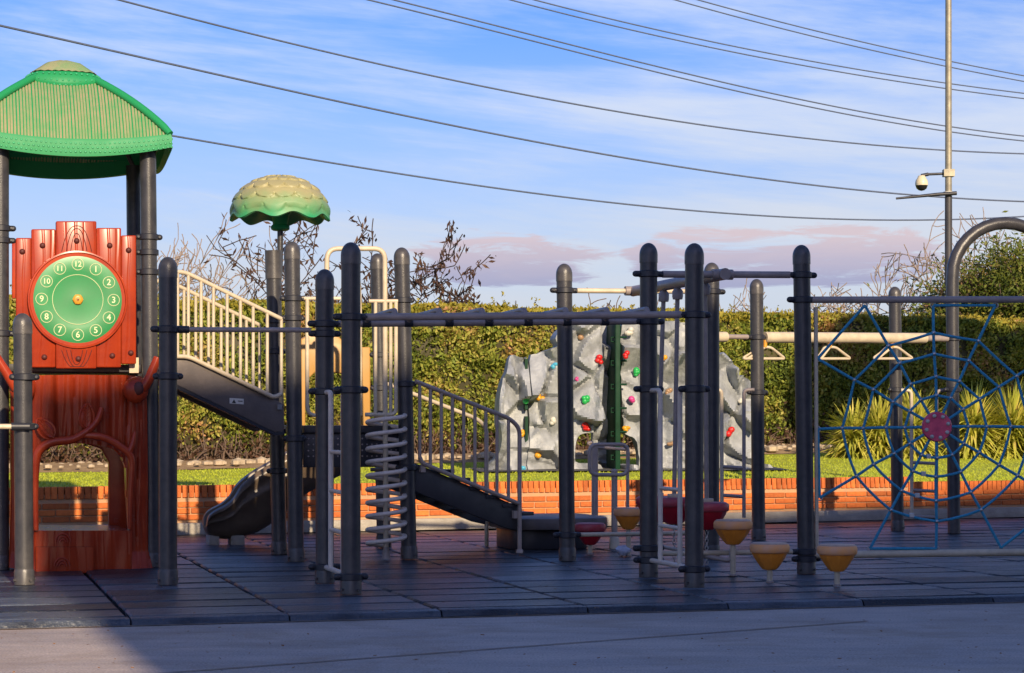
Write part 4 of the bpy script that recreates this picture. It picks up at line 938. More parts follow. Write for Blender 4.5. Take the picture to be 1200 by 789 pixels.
# tan hood on the far side over the slide entry
hf = Frame(Jp+V*.05)
hood = [hf.uz(351, 500), hf.uz(351, 398), hf.uz(362, 392), hf.uz(392, 391), hf.uz(401, 400), hf.uz(417, 407), hf.uz(433, 407), hf.uz(433, 500), hf.uz(420, 500), hf.uz(417, 450), hf.uz(408, 439), hf.uz(390, 437), hf.uz(368, 437), hf.uz(360, 445), hf.uz(357, 470), hf.uz(357, 500)]
MB().prism(hf, hood, -.05, .05).build('slide_hood', 'tan_plastic', dk, bevel=.015, seg=3)
# mushroom canopy: scalloped, scaled dome on a thin pole
def mushroom():
    t_ = thing('mushroom_canopy', Vector((Fp.x, Fp.y+.08, 0)), 'green and tan scalloped mushroom canopy on a thin pole above the deck', 'canopy')
    d = Fp.y+.07; pb = P(327.5, 330, d); pt_ = P(328.5, 268, d); c = P(328.2, 252, d)
    MB().tube(rounded([P(322, 340, d)+Zv*-.1, P(328, 318, d), pt_], .03), .024, 12).build('pole', 'post_paint', t_)
    MB().lathe([(.058, 0), (.075, .012), (.075, .035), (.06, .05), (.07, .12), (.13, .20)], P(328.5, 270.5, d), 24).build('collar', 'green_plastic', t_)
    m = MB(); n, k = 224, 72; vs = []; Rm = .39; Hm = .305
    for i in range(k+1):
        u = i/k                                   # 0 top .. 1 rim
        a = u*math.pi/2*.98
        for j in range(n):
            q = 2*math.pi*j/n
            hgt = 0
            for back_ in (0, 1):                  # a scale hangs over the row below it
                row = u*5.0; ri = math.floor(row)-back_; fr_ = row-ri; ncell = 14
                ph = (q/(2*math.pi)*ncell+.5*(ri % 2)); cx = ((ph-math.floor(ph))-.5)*2
                edge = .45+.62*math.sqrt(max(0, 1-(cx*.98)**2))
                e_ = (edge-fr_)/.10; e_ = max(0, min(1, e_)); e_ = e_*e_*(3-2*e_)
                hgt = max(hgt, e_*(.006+.011*fr_/edge))
            hgt *= min(1, max(0, (u-.04)/.12))*min(1, (1-u)/.1+.0)
            r_ = Rm*math.sin(a)**.95; z = Hm*math.cos(a)
            scal = math.cos(8*q); r_ *= 1+.02*scal*u**4; z -= .035*u**6*(scal-1)*-.0+.03*u**6-.022*(1-scal)*u**5
            nr = Vector((math.cos(q)*math.sin(a), math.sin(q)*math.sin(a), math.cos(a)))
            vs.append(Vector((c.x, c.y, c.z))+Vector((r_*math.cos(q), r_*math.sin(q), z))+nr*hgt)
    base = k*n
    # rolled rim and inner side
    for off, dz in ((.004, -.018), (-.012, -.026), (-.05, -.005), (-.15, .09), (-.30, .15)):
        for j in range(n):
            q = 2*math.pi*j/n; scal = math.cos(8*q); r_ = Rm*(1+.02*scal)+off; vs.append(Vector((c.x+r_*math.cos(q), c.y+r_*math.sin(q), c.z-.03+.022*(1-scal)+dz)))
    m.add(vs, [(i*n+j, i*n+(j+1) % n, (i+1)*n+(j+1) % n, (i+1)*n+j) for i in range(k+5) for j in range(n)], True)
    m.build('dome', 'mushroom', t_, origin=c+Zv*.12)
mushroom()
# ---- sloping bridge from the tower to the deck
bridge = thing('sloping_bridge', (G(205, 661)+Gp)/2, 'sloping taupe bridge with cream balustrades from the clock tower down to the deck', 'bridge')
def balustrade(parent, fr, top, bot, xs, r=.0165, rb=.0125, m='cream_paint', off=0., end=None):
    """top/bot: px polylines"""
    rail = MB().tube(rounded([fr.pt(x, y, off) for x, y in top], .07), r, 10).build('handrail', m, parent)
    MB().tube(rounded([fr.pt(x, y, off) for x, y in bot], .05), r, 10).build('lower_rail', m, parent)
    tx_, ty = zip(*top); bx, by = zip(*bot)
    for x in xs: MB().tube([fr.pt(x, np.interp(x, tx_, ty), off), fr.pt(x, np.interp(x, bx, by), off)], rb, 8).build('baluster', m, parent)
bf = Frame(G(205, 661)); Uv = V
brd = Vector((Gp.x, Gp.y, 0))-Vector((Dp.x, Dp.y, 0)); bf = Frame(Dp, brd)
balustrade(bridge, bf, [(198, 319), (215, 319), (328.5, 374)], [(198, 418), (219.6, 418), (320, 466), (328.5, 462)], (207, 219.6, 234.5, 249, 265, 280.6, 295.5, 312, 328.5), off=.02)
side = [bf.uz(190, 415), bf.uz(219, 415.5), bf.uz(333, 474), bf.uz(333, 505), bf.uz(322, 506.5), bf.uz(203, 449), bf.uz(190, 446)]
MB().prism(bf, side, -.03, .0).build('side_panel', 'ramp_panel', bridge, bevel=.006)
lip = [bf.uz(190, 446.5), bf.uz(203, 449.5), bf.uz(322, 507), bf.uz(333, 506), bf.uz(333, 509), bf.uz(322, 510.5), bf.uz(203, 454), bf.uz(190, 451)]
MB().prism(bf, lip, -.04, .012).build('bottom_lip', 'clamp_paint', bridge)
lb = MB().prism(bf, [bf.uz(269, 466.5), bf.uz(285.5, 467.5), bf.uz(285.5, 474), bf.uz(269, 473)], 0, .003).build('label_plate', 'label_white', bridge)
MB().prism(bf, [bf.uz(271.5, 472.4), bf.uz(274, 468.2), bf.uz(276.5, 472.8)], .003, .0045).build('warning_triangle', 'label_black', lb)
MB().prism(bf, [bf.uz(278.5, 469.6), bf.uz(284, 470), bf.uz(284, 471), bf.uz(278.5, 470.6)], .003, .0045).build('print_line', 'label_black', lb)
fl_m = MB(); w_ = 1.0
a_ = [bf.w(*bf.uz(190, 438)), bf.w(*bf.uz(219, 438)), bf.w(*bf.uz(330, 492))]
fl_m.add([p+V*s+Zv*h for p in a_ for s in (0.02, w_) for h in (0, .04)], [(0, 4, 5, 1), (1, 5, 7, 3), (3, 7, 6, 2), (2, 6, 4, 0), (4, 8, 9, 5), (5, 9, 11, 7), (7, 11, 10, 6), (6, 10, 8, 4), (0, 1, 3, 2), (8, 10, 11, 9)]); fl_m.build('walkway', 'deck_metal', bridge)
bfb = Frame(Vector((Dp.x, Dp.y, 0))+V*1.02, brd)
def shift(pts, fr0, fr1): return pts
def proj(p): return (600+F*p.x/p.y, HY-(p.z-H0)*F/p.y)
def back(pts, fr, k): return [proj(fr.pt(x, y)+V*k) for x, y in pts]
balustrade(bridge, bfb, back([(198, 319), (215, 319), (328.5, 374)], bf, 1.02), back([(198, 418), (219.6, 418), (320, 466), (328.5, 462)], bf, 1.02), [back([(x, 350)], bf, 1.02)[0][0] for x in (207, 219.6, 234.5, 249, 265, 280.6, 295.5, 312, 328.5)])
MB().prism(bfb, [bfb.uz(*proj(bf.w(t, z)+V*1.02)) for t, z in side], -.03, 0).build('side_panel', 'ramp_panel', bridge)
MB().prism(bf, [bf.uz(324, 474), bf.uz(329.5, 474), bf.uz(329.5, 480), bf.uz(324, 480)], .005, .02).build('bracket', 'steel', bridge)
# ---- stairs from the deck down to the landing
stair = thing('staircase', G(560, 650), 'dark sided stairs with grey balustrades going down right from the deck to the landing', 'stairs')
sf = Frame(Vector((Kp.x, Kp.y, 0)), Vector((G(606, 648)-Kp).xy.to_3d()))
s_top = [(484, 447.5), (489, 449), (595, 491), (606, 502), (606, 648)]; s_bot = [(489, 536), (492, 543), (607, 591)]
MB().tube(rounded([sf.pt(x, y, .03) for x, y in s_top], .08), .0175, 10).build('handrail', 'taupe_paint', stair)
MB().tube(rounded([sf.pt(x, y, .03) for x, y in s_bot], .05), .0175, 10).build('lower_rail', 'taupe_paint', stair)
tops = dict(zip((489, 595), (449, 491)))
for x in (489, 501.5, 514.3, 527.3, 540.5, 553.7, 566.5, 579.5, 593):
    MB().tube([sf.pt(x, np.interp(x, (489, 595), (449, 491)), .03), sf.pt(x, np.interp(x, (489, 492, 607), (538, 543, 591)), .03)], .0135, 8).build('baluster', 'taupe_paint', stair)
strg = [sf.uz(486, 543), sf.uz(492, 545), sf.uz(608, 594), sf.uz(608, 622), sf.uz(590, 618), sf.uz(486, 576)]
MB().prism(sf, strg, -.03, .005).build('stringer', 'stringer_panel', stair, bevel=.005)
for x, y in ((493.5, 549), (602, 603)):
    MB().prism(sf, [sf.uz(x-2.6, y+4.5), sf.uz(x+2.6, y+4.5), sf.uz(x+2.6, y-4.5), sf.uz(x-2.6, y-4.5)], .006, .03).build('bracket', 'taupe_paint', stair)
MB().lathe([(.03, 0), (.03, .02), (.02, .03)], sf.pt(606, 648, .03)-Zv*.0, 12).build('foot', 'taupe_paint', stair)
W_ = .95
for k in range(6):
    f0 = (k+.5)/6; x = 489+f0*114; y = 548+f0*60; c = sf.pt(x, y)+V*(W_/2)
    MB().box(c, (.16, W_-.06, .03), (sf.u, Vector((-sf.u.y, sf.u.x, 0)), Zv)).build('tread', 'deck_metal', stair, bevel=.004)
sfb = Frame(sf.a+V*W_, sf.u)
bk_ = lambda pts: [proj(sf.pt(x, y)+V*W_) for x, y in pts]
MB().tube(rounded([sfb.pt(*p) for p in bk_(s_top)], .08), .0175, 10).build('handrail', 'cream_paint', stair)
MB().tube(rounded([sfb.pt(*p) for p in bk_(s_bot)], .05), .0175, 10).build('lower_rail', 'cream_paint', stair)
MB().prism(sfb, [sfb.uz(*proj(sf.w(t, z)+V*W_)) for t, z in strg], -.03, .005).build('stringer', 'stringer_panel', stair)
# ---- landing platform with grip frame
lc = G(668, 640); ld = thing('landing_platform', lc, 'low dark landing platform at the foot of the stairs with a looped grip frame', 'platform')
zl = H0-(606-495)*16.9/F
lf = Frame(G(665, 645), U)
def stad(cx, w, dpt, z0, z1, nm, m, bev):
    cen = lf.w(cx, 0)+V*.5; prof = []
    for i in range(36):
        q = 2*math.pi*i/36; cx_, sy = math.cos(q), math.sin(q); e = .45
        prof.append((w/2*math.copysign(abs(cx_)**e, cx_), dpt/2*math.copysign(abs(sy)**e, sy)))
    n = len(prof); vs = [cen+U*a+V*b+Zv*z0 for a, b in prof]+[cen+U*a+V*b+Zv*z1 for a, b in prof]
    return MB().add(vs, [tuple(reversed(range(n))), tuple(range(n, 2*n))]+[(i, (i+1) % n, (i+1) % n+n, i+n) for i in range(n)]).build(nm, m, ld, bevel=bev)
tl0 = lf.uz(600, 620)[0]; tl1 = lf.uz(722, 620)[0]
stad((tl0+tl1)/2, tl1-tl0, .95, .165, .26, 'platform_top', 'ramp_panel', .012)
stad((tl0+tl1)/2-.05, tl1-tl0-.22, .75, .0, .16, 'pedestal', 'clamp_paint', .006)
gp_ = Frame(G(720, 643)); ff = gp_
MB().tube([gp_.pt(720, 640), gp_.pt(720, 553)], .026, 12).build('grip_post', 'taupe_paint', ld); MB().ball(gp_.pt(720, 553), .026, 10).build('post_cap', 'taupe_paint', ld)
MB().lathe([(.045, 0), (.04, .09), (.027, .10)], gp_.pt(720, 643), 16).build('grip_post_base', 'cream_paint', ld)
fr_pts = [(690, 521), (735, 521), (735, 556.5), (690, 556.5)]
MB().tube(rounded([gp_.pt(x, y, .02) for x, y in fr_pts], .07, 6, True), .0165, 10, closed=True).build('grip_loop', 'taupe_paint', ld)
g2 = Frame(G(697, 633)); MB().tube([g2.pt(697, 605), g2.pt(697, 524)], .03, 12).build('grip_post', 'taupe_paint', ld)
MB().tube(rounded([g2.pt(697, 527), g2.pt(688, 519), g2.pt(695, 519)], .03), .014, 8).build('grip_arm', 'taupe_paint', ld)
MB().tube(rounded([g2.pt(735.5, 527), g2.pt(735.5, 597)], .03), .015, 8).build('grip_post', 'taupe_paint', ld)
MB().tube([g2.pt(697, 524), g2.pt(735.5, 527)], .015, 8).build('grip_arm', 'taupe_paint', ld)
# ---- slide
sl = thing('slide', G(268, 636), 'dark brown plastic slide curving down to the left from the deck', 'slide')
slf = Frame(G(268, 640)+V*.1)
stn = [(242.5, 613, 620), (244, 606, 625), (248, 600.5, 629), (255, 596, 631.5), (265, 590.5, 632.5), (274, 582, 632), (283, 568, 630), (299, 554.5, 626), (316, 544.5, 617), (336, 533, 602), (356, 522, 583), (372, 514, 573), (392, 508, 562), (415, 504, 552)]
stn = [tuple(v) for v in smooth_poly([Vector(s) for s in stn], 4, False)]
m = MB(); vs = []; Wd = .30
prof = [(0, .0), (.06, .035), (.14, .04), (.20, .018), (.30, .010), (.36, .030), (.42, .030), (.48, .004), (.70, -.01), (.90, -.04), (1, -.09)]
for x, yt, yb in stn:
    t, zt_ = slf.uz(x, yt); _, zb_ = slf.uz(x, yb); row = []
    for f_, o in prof: row.append(slf.w(t, zt_+(zb_-zt_)*f_, o))
    far = [slf.w(t, zt_+(zb_-zt_)*f_, -Wd-o) for f_, o in reversed(prof)]
    inner = [slf.w(t, zt_+(zb_-zt_)*.03, -Wd+.045), slf.w(t, zt_+(zb_-zt_)*.55, -Wd+.08), slf.w(t, zt_+(zb_-zt_)*.75, -Wd*.5), slf.w(t, zt_+(zb_-zt_)*.55, -.08), slf.w(t, zt_+(zb_-zt_)*.03, -.045)]
    vs += row+far+inner; kk = len(row+far+inner)
m.add(vs, [(i*kk+j, (i+1)*kk+j, (i+1)*kk+(j+1) % kk, i*kk+(j+1) % kk) for i in range(len(stn)-1) for j in range(kk)]+[tuple(range(kk)), tuple(reversed(range((len(stn)-1)*kk, len(stn)*kk)))], True)
m.build('chute', 'slide_plastic', sl)
for x0, x1 in ((246, 258), (272, 288)):
    MB().prism(slf, [slf.uz(x0, 640), slf.uz(x1, 640), slf.uz(x1, 628), slf.uz(x0, 628)], -.28, -.05).build('foot', 'tan_plastic' if False else 'kerb_concrete', sl, bevel=.01)
# ---- spiral climber
sp = thing('spiral_climber', G(452.5, 657), 'grey spiral coil climber around a pole, hanging from a cream arch', 'climber')
cf = Frame(G(452.5, 656)); b0 = cf.pt(452.5, 655)
MB().tube(rounded([cf.pt(452.5, 655), cf.pt(451.5, 500), cf.pt(451, 291.5), cf.pt(383, 291.5), cf.pt(383, 330)], .09, 8), .0195, 12).build('arch_pole', 'cream_paint', sp)
pts = [cf.pt(420, 291.5)+V*.02, cf.pt(421, 303)+V*.25, cf.pt(429, 322)+V*.3, cf.pt(430.5, 350)+V*.3, cf.pt(431, 487)+V*.3]
MB().tube(rounded(pts, .12, 6), .0185, 10).build('rear_pole', 'cream_paint', sp)
MB().lathe([(.035, 0), (.032, .02), (.021, .09)], b0, 14).build('foot', 'grey_paint', sp)
zt_, zb_ = cf.uz(452, 486)[1], cf.uz(452, 641)[1]; turns = 9.85; N_ = int(turns*28); pts = []
cx0 = cf.pt(452.6, 560); 
for i in range(N_+1):
    f_ = i/N_; q = -.3+2*math.pi*turns*f_; c = cf.pt(452.6, 560); pts.append(Vector((c.x, c.y, 0))+U*(.145*math.cos(q))+V*(-.145*math.sin(q)*1.0)+Zv*(zt_+(zb_-zt_)*f_))
MB().tube(pts, .0175, 8).build('coil', 'pale_paint', sp)
# ---- overhead beam frame with three hanging red cups
Lp = G(665, 657); Qp = G(945, 672); Op = Lp+U*1.17; Op.z = 0
of = thing('cup_swing_frame', (Lp+Qp+Mp+Op)/4, 'overhead frame with a thick beam from which red stepping cups hang on poles', 'play frame')
post(of, Lp, lp(Lp, 661, 309)); post(of, Op, Op+Zv*(1.05+(495-308)/151.)); post(of, Qp, lp(Qp, 939, 287))
lt, qt = lp(Lp, 661, 309), lp(Qp, 939, 287)
ZB = 2.062
l1 = on(Lp, lt, 340.5); o1 = Op+Zv*ZB; m1 = Mp+Zv*2.058; q1_ = on(Qp, qt, 322.5)
MB().tube([l1+U*.1, o1-U*.09], .0195, 12).build('rail', 'cream_paint', of)  # sunlit rail in cream, its shaded twin in grey: light put into the paint
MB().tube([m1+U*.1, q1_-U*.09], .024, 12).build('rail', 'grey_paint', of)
for p in (l1, o1, m1, q1_): clamp(of, p, U)
bA = l1.lerp(o1, .47)+Zv*.0; bB = m1.lerp(q1_, .475)
MB().tube([bA+V*.03, bA, bB, bB-V*.06], .041, 16).build('beam', 'grey_paint', of)
for p, s in ((bA, 1), (bB, -1)): MB().tube([p-U*.075, p+U*.075], .036, 14).build('beam_joint', 'grey_paint', of)
def cup(parent, c, r, h, mt_, top, stem=None, facets=8, group=None):
    """octagonal tapering pod, c = centre of its top"""
    pr = [(r*.93, -.05), (r*.80, -.05-(h-.05)*.32), (r*.50, -h+.022), (r*.36, -h+.002), (r*.30, -h)]
    b = MB().lathe([(a, z) for a, z in reversed(pr)], c, facets, Zv, smooth=False).build('pod', mt_, parent, bevel=.006)
    MB().lathe([(r*.93, -.056), (r*.99, -.048), (r, -.014), (r*.95, 0)], c, facets*3, Zv).build('rim', mt_+'_rim', parent)
    m = MB().lathe([(r*.90, .001), (r*.86, .008), (.01, .010)], c, 32); m.build('pod_top', top, parent)
    ribs = MB()
    for i in range(facets):
        q = 2*math.pi*(i+.5)/facets; 
    return b
cups = []
for i, (x, y, t, lab) in enumerate(((770, 583, .36, 'red hanging cup furthest back, behind the ladder'), (790, 584.5, .52, 'red hanging cup in the middle, seen between the ladder uprights'), (828, 590, .82, 'red hanging cup nearest the right, partly behind a dark post'))):
    bp_ = bA.lerp(bB, t); px_ = (775.5, 792.5, 827)[i]
    d = bp_.y; c = P(x, y, d); ctop = bp_-Zv*.04
    cu = thing('hanging_cup', Vector((c.x, c.y, 0)), 'dark '+lab, 'hanging step', 'red cups hanging from the overhead beam')
    cup(cu, c, .16, .185, 'pod_red', 'pod_red_top')
    MB().tube([Vector((c.x, c.y, c.z-.01)), ctop], .0165, 10).build('hanger_pole', 'grey_paint', cu)
    MB().lathe([(.035, 0), (.04, .02), (.04, .06), (.02, .085)], ctop-Zv*.08, 12).build('pivot', 'grey_paint', cu)
    MB().ubox(c+Zv*.02, (.09, .05, .03)).build('pole_bracket', 'cream_paint', cu, bevel=.006)
    ch = MB(); z = c.z-.185; k = 0
    while z > .03:
        ax = (U if k % 2 else V); lk = [Vector((c.x, c.y, z))+ax*(.011*math.cos(q))+Zv*(.017*math.sin(q)) for q in [2*math.pi*j/10 for j in range(10)]]; ch.tube(lk, .0035, 5, closed=True); z -= .026; k += 1
    tag(ch.build('chain', 'steel', cu), kind='stuff')
# low bars of this frame
ll = on(Lp, lt, 627); lo = Op+Zv*ll.z
MB().tube([ll+U*.09, lo-U*.08], .0165, 10).build('low_bar', 'cream_paint', of)
clamp(of, ll, U); clamp(of, Vector((Mp.x, Mp.y, .155))+Zv*.04, U); 
ml, ql = Mp+Zv*.155, on(Qp, qt, 646.5)
MB().tube([ml+U*.09, ql-U*.08], .0175, 10).build('low_bar', 'cream_paint', of); clamp(of, ql, U)
an = [P(798, 646, 14.1), P(856, 657.5, 14.0), P(858, 645, 14.05)]
MB().tube(rounded(an, .04), .0165, 10).build('chain_anchor', 'grey_paint', of)
MB().tube([P(772, 640, 15.0), P(806, 647, 14.2)], .0145, 10).build('chain_anchor', 'grey_paint', of)
# ---- stepping pods
for x, ytop, w, ytip, yb, red, lab in ((859, 609, 46, 637.5, 675, 0, 'yellow octagonal stepping pod with the tallest stem, right of the dark corner post'), (902, 636, 47, 667, 683, 0, 'bright yellow stepping pod left of the net corner post'),
        (981, 638, 47.5, 669, 687, 0, 'yellow stepping pod in front of the net, right of its corner post'), (736.5, 595, 35, 620, 652, 0, 'small yellow stepping pod beside the grip frame, partly behind a dark post'), (691.5, 613, 37, 638, 650, 1, 'red stepping pod in front of the landing platform')):
    b = G(x, yb); d = b.y; s = F/d; t_ = thing('stepping_pod', b, lab, 'stepping pod', 'stepping pods on short stems')
    c = P(x, ytop+w*.035, d); cup(t_, c, w/2/s, (ytip-ytop)/s-.005, 'pod_red' if red else 'pod_yellow', 'pod_red_top' if red else 'pod_top')
    MB().tube([Vector((c.x, c.y, 0)), Vector((c.x, c.y, c.z-(ytip-ytop)/s+.01))], .0185, 12).build('stem', 'cream_paint', t_)
    MB().lathe([(.026, 0), (.026, .01), (.019, .014)], Vector((c.x, c.y, 0)), 12).build('stem_base', 'grey_paint', t_)
# ---- climbing net
NF = Frame(Vector((Qp.x, Qp.y, 0)), Vector((1, .02, 0)))
net = thing('climbing_net', NF.w(1., 0), 'blue rope spider web net with a pink round hub in a grey pipe frame', 'climbing net')
RX = 1262
rp = NF.w(NF.uz(RX, 600)[0], 0); post(net, rp, rp+Zv*2.27)
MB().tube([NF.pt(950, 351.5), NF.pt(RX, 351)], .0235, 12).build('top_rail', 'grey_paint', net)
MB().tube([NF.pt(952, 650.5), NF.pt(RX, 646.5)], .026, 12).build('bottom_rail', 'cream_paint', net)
MB().tube([NF.pt(956, 360, -.0), NF.pt(957, 648, -.0)], .0145, 10).build('side_pole', 'cream_paint', net)
clamp(net, on(Qp, qt, 351.5), U); clamp(net, on(Qp, qt, 655), U, reach=.03)
cx, cy = 1097.5, 500.3; rings = (37, 59, 86, 111)
anch = {90: (1093.5, 358), 60: (1166.5, 358), 30: (1243, 408), 0: (1243, 501), -30: (1243, 588), -60: (1173, 642), -90: (1097, 643), -120: (1019.5, 643), -150: (960.5, 583.7), 180: (958.5, 503), 150: (958, 420.6), 120: (1013.5, 358)}
RO = .0102
nodes = {}
for a, (ax, ay) in anch.items():
    q = R(a); ux, uy = ax-cx, ay-cy; L = math.hypot(ux, uy); ux /= L; uy /= L
    pts = [NF.pt(cx+ux*12, cy+uy*12)]
    for k, r_ in enumerate(rings):
        p = (cx+ux*r_+random.uniform(-.8, .8), cy+uy*r_+random.uniform(-.8, .8)); nodes[(a, k)] = p; pts.append(NF.pt(*p))
    pts.append(NF.pt(ax, ay)); MB().tube(pts, RO, 8).build('spoke_rope', 'rope_blue', net)
order = [90, 60, 30, 0, -30, -60, -90, -120, -150, 180, 150, 120]
clips = []
for k in range(4):
    pts = []
    for i, a in enumerate(order):
        p0 = Vector(nodes[(a, k)]); p1 = Vector(nodes[(order[(i+1) % 12], k)]); c0 = Vector((cx, cy)); 
        for j in range(3):
            t = j/3; p = p0.lerp(p1, t); sag = (.5-abs(t-.5))*2; low = max(0, (p.y-cy)/120); p = c0+(p-c0)*(1+.022*sag*(1 if low > 0 else -.3)*(1)); pts.append(NF.pt(p.x, p.y, .006))
        if a == -90: p = p0.lerp(p1, .55); clips.append(p)
    MB().tube(pts, RO*.95, 8, closed=True).build('ring_rope', 'rope_blue', net)
kn = MB()
for (a, k), p in nodes.items(): kn.ball(NF.pt(p[0], p[1], .004), .0155, 8)
tag(kn.build('rope_joints', 'steel', net), kind='stuff')
for p in clips: MB().box(NF.pt(p.x, p.y, .008), (.032, .03, .032)).build('rope_clip', 'white_clip', net, bevel=.004)
for a, b in ((150, 120), (90, 60), (180, -150), (-120, -90)):
    MB().tube([NF.pt(*anch[a]), NF.pt(*anch[b])], RO, 8).build('edge_rope', 'rope_blue', net)
MB().tube([NF.pt(1173, 642), NF.pt(1243, 588)], RO, 8).build('edge_rope', 'rope_blue', net)
for a, (ax, ay) in anch.items():
    c = NF.pt(ax, ay); MB().tube([c+Vector((.018*math.cos(q), 0, .018*math.sin(q))) for q in [2*math.pi*j/12 for j in range(12)]], .0045, 6, closed=True).build('shackle', 'steel', net)
MB().lathe([(.098, -.02), (.104, -.012), (.104, .012), (.098, .02)], NF.pt(cx, cy, .004), 40, NF.n).build('hub', 'pink_plastic', net)
for i in range(8):
    q = 2*math.pi*(i+.35)/8; MB().lathe([(.014, 0), (.014, .008), (.009, .014), (.001, .015)], NF.pt(cx, cy, .024)+Vector((math.cos(q), 0, math.sin(q)))*.078, 10, NF.n).build('hub_bolt', 'hold_white', net)
# ---- beam with hanging handles, two ladders and curved pipe
Pp = G(889, 633); Rp = G(1052, 622); Sp = G(1118, 625)
tf = thing('handle_beam', (Pp+Sp)/2, 'long cream beam with three hanging triangular handles between grey posts behind the net', 'play beam')
post(tf, Pp, lp(Pp, 886.5, 327)); post(tf, Rp, lp(Rp, 1048.5, 336)); ptop = lp(Pp, 886.5, 327)
sv = Frame(Sp, Vector((1, .25, 0)))
arch = [sv.pt(1118, 625), sv.pt(1116.5, 450), sv.pt(1116, 330)]+[sv.pt(1178-62*math.cos(q), 324-62.5*math.sin(q)) for q in [math.pi*i/16 for i in range(1, 17)]]+[sv.pt(1240.5, 450), sv.pt(1241, 622)]
MB().tube(arch, .0595, 20).build('curved_pipe', 'post_paint', tf)
bmA = on(Pp, ptop, 395.5); Sb = sv.pt(1116, 397)
hb_ = Frame(bmA, (Sb-bmA).xy.to_3d())
clamp(tf, bmA, hb_.u); clamp(tf, on(Pp, ptop, 460), hb_.u); clamp(tf, on(Rp, lp(Rp, 1048.5, 336), 457), hb_.u, reach=.015)
clamp(tf, sv.pt(1116.2, 397), hb_.u, reach=.02); clamp(tf, sv.pt(1116.8, 457), hb_.u)
MB().tube([hb_.pt(896, 395.5), hb_.pt(1084, 396.5)], .049, 18).build('beam', 'cream_paint', tf)
MB().tube([hb_.pt(1084, 396.5), hb_.pt(1110, 397)], .03, 14).build('beam_sleeve', 'grey_paint', tf)
MB().tube([hb_.pt(832, 394.5), hb_.pt(876, 395)], .022, 12).build('beam_sleeve', 'grey_paint', tf)
MB().tube([hb_.pt(838, 395), hb_.pt(851, 395)], .045, 14).build('beam_end', 'cream_paint', tf)
for i, (xa, xb, xt) in enumerate(((870, 920, 896.5), (957.5, 997, 972.5), (1023, 1070, 1045.5))):
    o = -.0; a, b, t = hb_.pt(xa, 420.5, o), hb_.pt(xb, 420.5, o), hb_.pt(xt, 407, o)
    h = thing('trapeze_grip', hb_.pt((xa+xb)/2, 421), ('triangular cream handle hanging left of the net corner post, partly behind a grey post', 'triangular cream handle hanging just right of the net corner post', 'triangular cream handle hanging behind the net, third along the beam')[i], 'handle', 'triangular handles hanging from the beam')
    MB().tube(rounded([a, b, t+Vector((.05, 0, 0)), t-Vector((.05, 0, 0))], .03, 4, True), .013, 10, closed=True).build('grip', 'cream_paint', h)
    MB().tube([a+(b-a)*.12, t], .012, 8).build('brace', 'cream_paint', h)
    MB().tube([t, hb_.pt(xt, 399)], .02, 10).build('pivot', 'hub_yellow', h)
end_ladder(tf, Op, Pp, H0-(456-495)/143., .2, (), (.0, .0), bottom=False) if False else None
def px_ladder(parent, d, top, xl, xr, yt, yb, rungs, xa, xb, dl=None, label=None):
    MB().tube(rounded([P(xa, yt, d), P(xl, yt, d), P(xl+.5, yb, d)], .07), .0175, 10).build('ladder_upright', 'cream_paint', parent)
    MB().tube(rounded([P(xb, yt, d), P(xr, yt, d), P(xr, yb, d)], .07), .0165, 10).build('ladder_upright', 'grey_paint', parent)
    for y in rungs: MB().tube([P(xl, y, d), P(xr, y+1.5, d)], .0155, 8).build('ladder_rung', 'grey_paint', parent)
px_ladder(tf, 18.0, 0, 845.5, 871.8, 457, 607, (547, 580.5), 834, 884)
px_ladder(tf, 19.5, 0, 1068, 1097.5, 457.5, 606, (542, 574.5, 605), 1056, 1112)
# ---- climbing wall of moulded rock
CW = Frame(Vector((P(640, 558, 24.8).x, 24.8, 0)), Vector((math.cos(R(8)), math.sin(R(8)), 0)))
cw = thing('climbing_wall', CW.w(0, .42), 'grey moulded rock climbing wall with coloured holds and an arched gap', 'climbing wall')
rc = random.Random(5)
cells = [(rc.uniform(-1.2, 3.4), rc.uniform(.2, 2.4), rc.uniform(-.6, .6), rc.uniform(-.6, .6), rc.uniform(-.03, .07)) for _ in range(90)]
def rockfn(t, z):
    w1 = t+.10*noise.noise(Vector((t*2.2, z*2.2, 1))); w2 = z+.10*noise.noise(Vector((t*2.2, z*2.2, 7)))
    best = sorted(((w1-c[0])**2+((w2-c[1])*.8)**2, i) for i, c in enumerate(cells))[:2]
    c = cells[best[0][1]]; f1, f2 = math.sqrt(best[0][0]), math.sqrt(best[1][0]); e = f2-f1
    h = .05+c[4]+c[2]*(w1-c[0])+c[3]*(w2-c[1]); k = min(1, e/.07)
    rid = abs(noise.noise(Vector((t*1.7+3, z*1.7, 5)))); rid = .045*math.exp(-(rid/.06)**2)
    cr2 = abs(noise.noise(Vector((t*3.6, z*3.0, 11))))
    return 1.45*h*k+rid+.006*noise.noise(Vector((t*6, z*6, 3)))+.085*min(cr2, .20)
def rock(px, label=None, off=0., thick=.17):
    pl = [CW.uz(x, y) for x, y in smooth_poly([Vector((a, b)) for a, b in px], 3)]
    return relief(CW, [tuple(p) for p in pl], .022, rockfn, thick, off).build_sharp(32, 'rock_panel', 'rock_panel', cw)
rock([(570, 559), (572, 545), (581, 535), (584, 515), (581, 495), (582, 470), (586, 450), (592, 436), (596, 420), (601, 416), (608, 419), (614, 420), (617.5, 423), (617.5, 470), (618, 520), (618, 559), (594, 559.5)], off=.02)
rock([(619.5, 559), (619.5, 500), (619, 424), (629, 415), (641, 410), (650, 406), (646, 398), (652, 388), (662, 382), (676, 378), (692, 378), (702, 379), (704.5, 382), (704, 440), (704, 495), (700, 506), (690, 507), (678, 510), (673, 522), (674, 541), (690, 543), (704, 545), (704, 559), (660, 559.5)], off=.05)
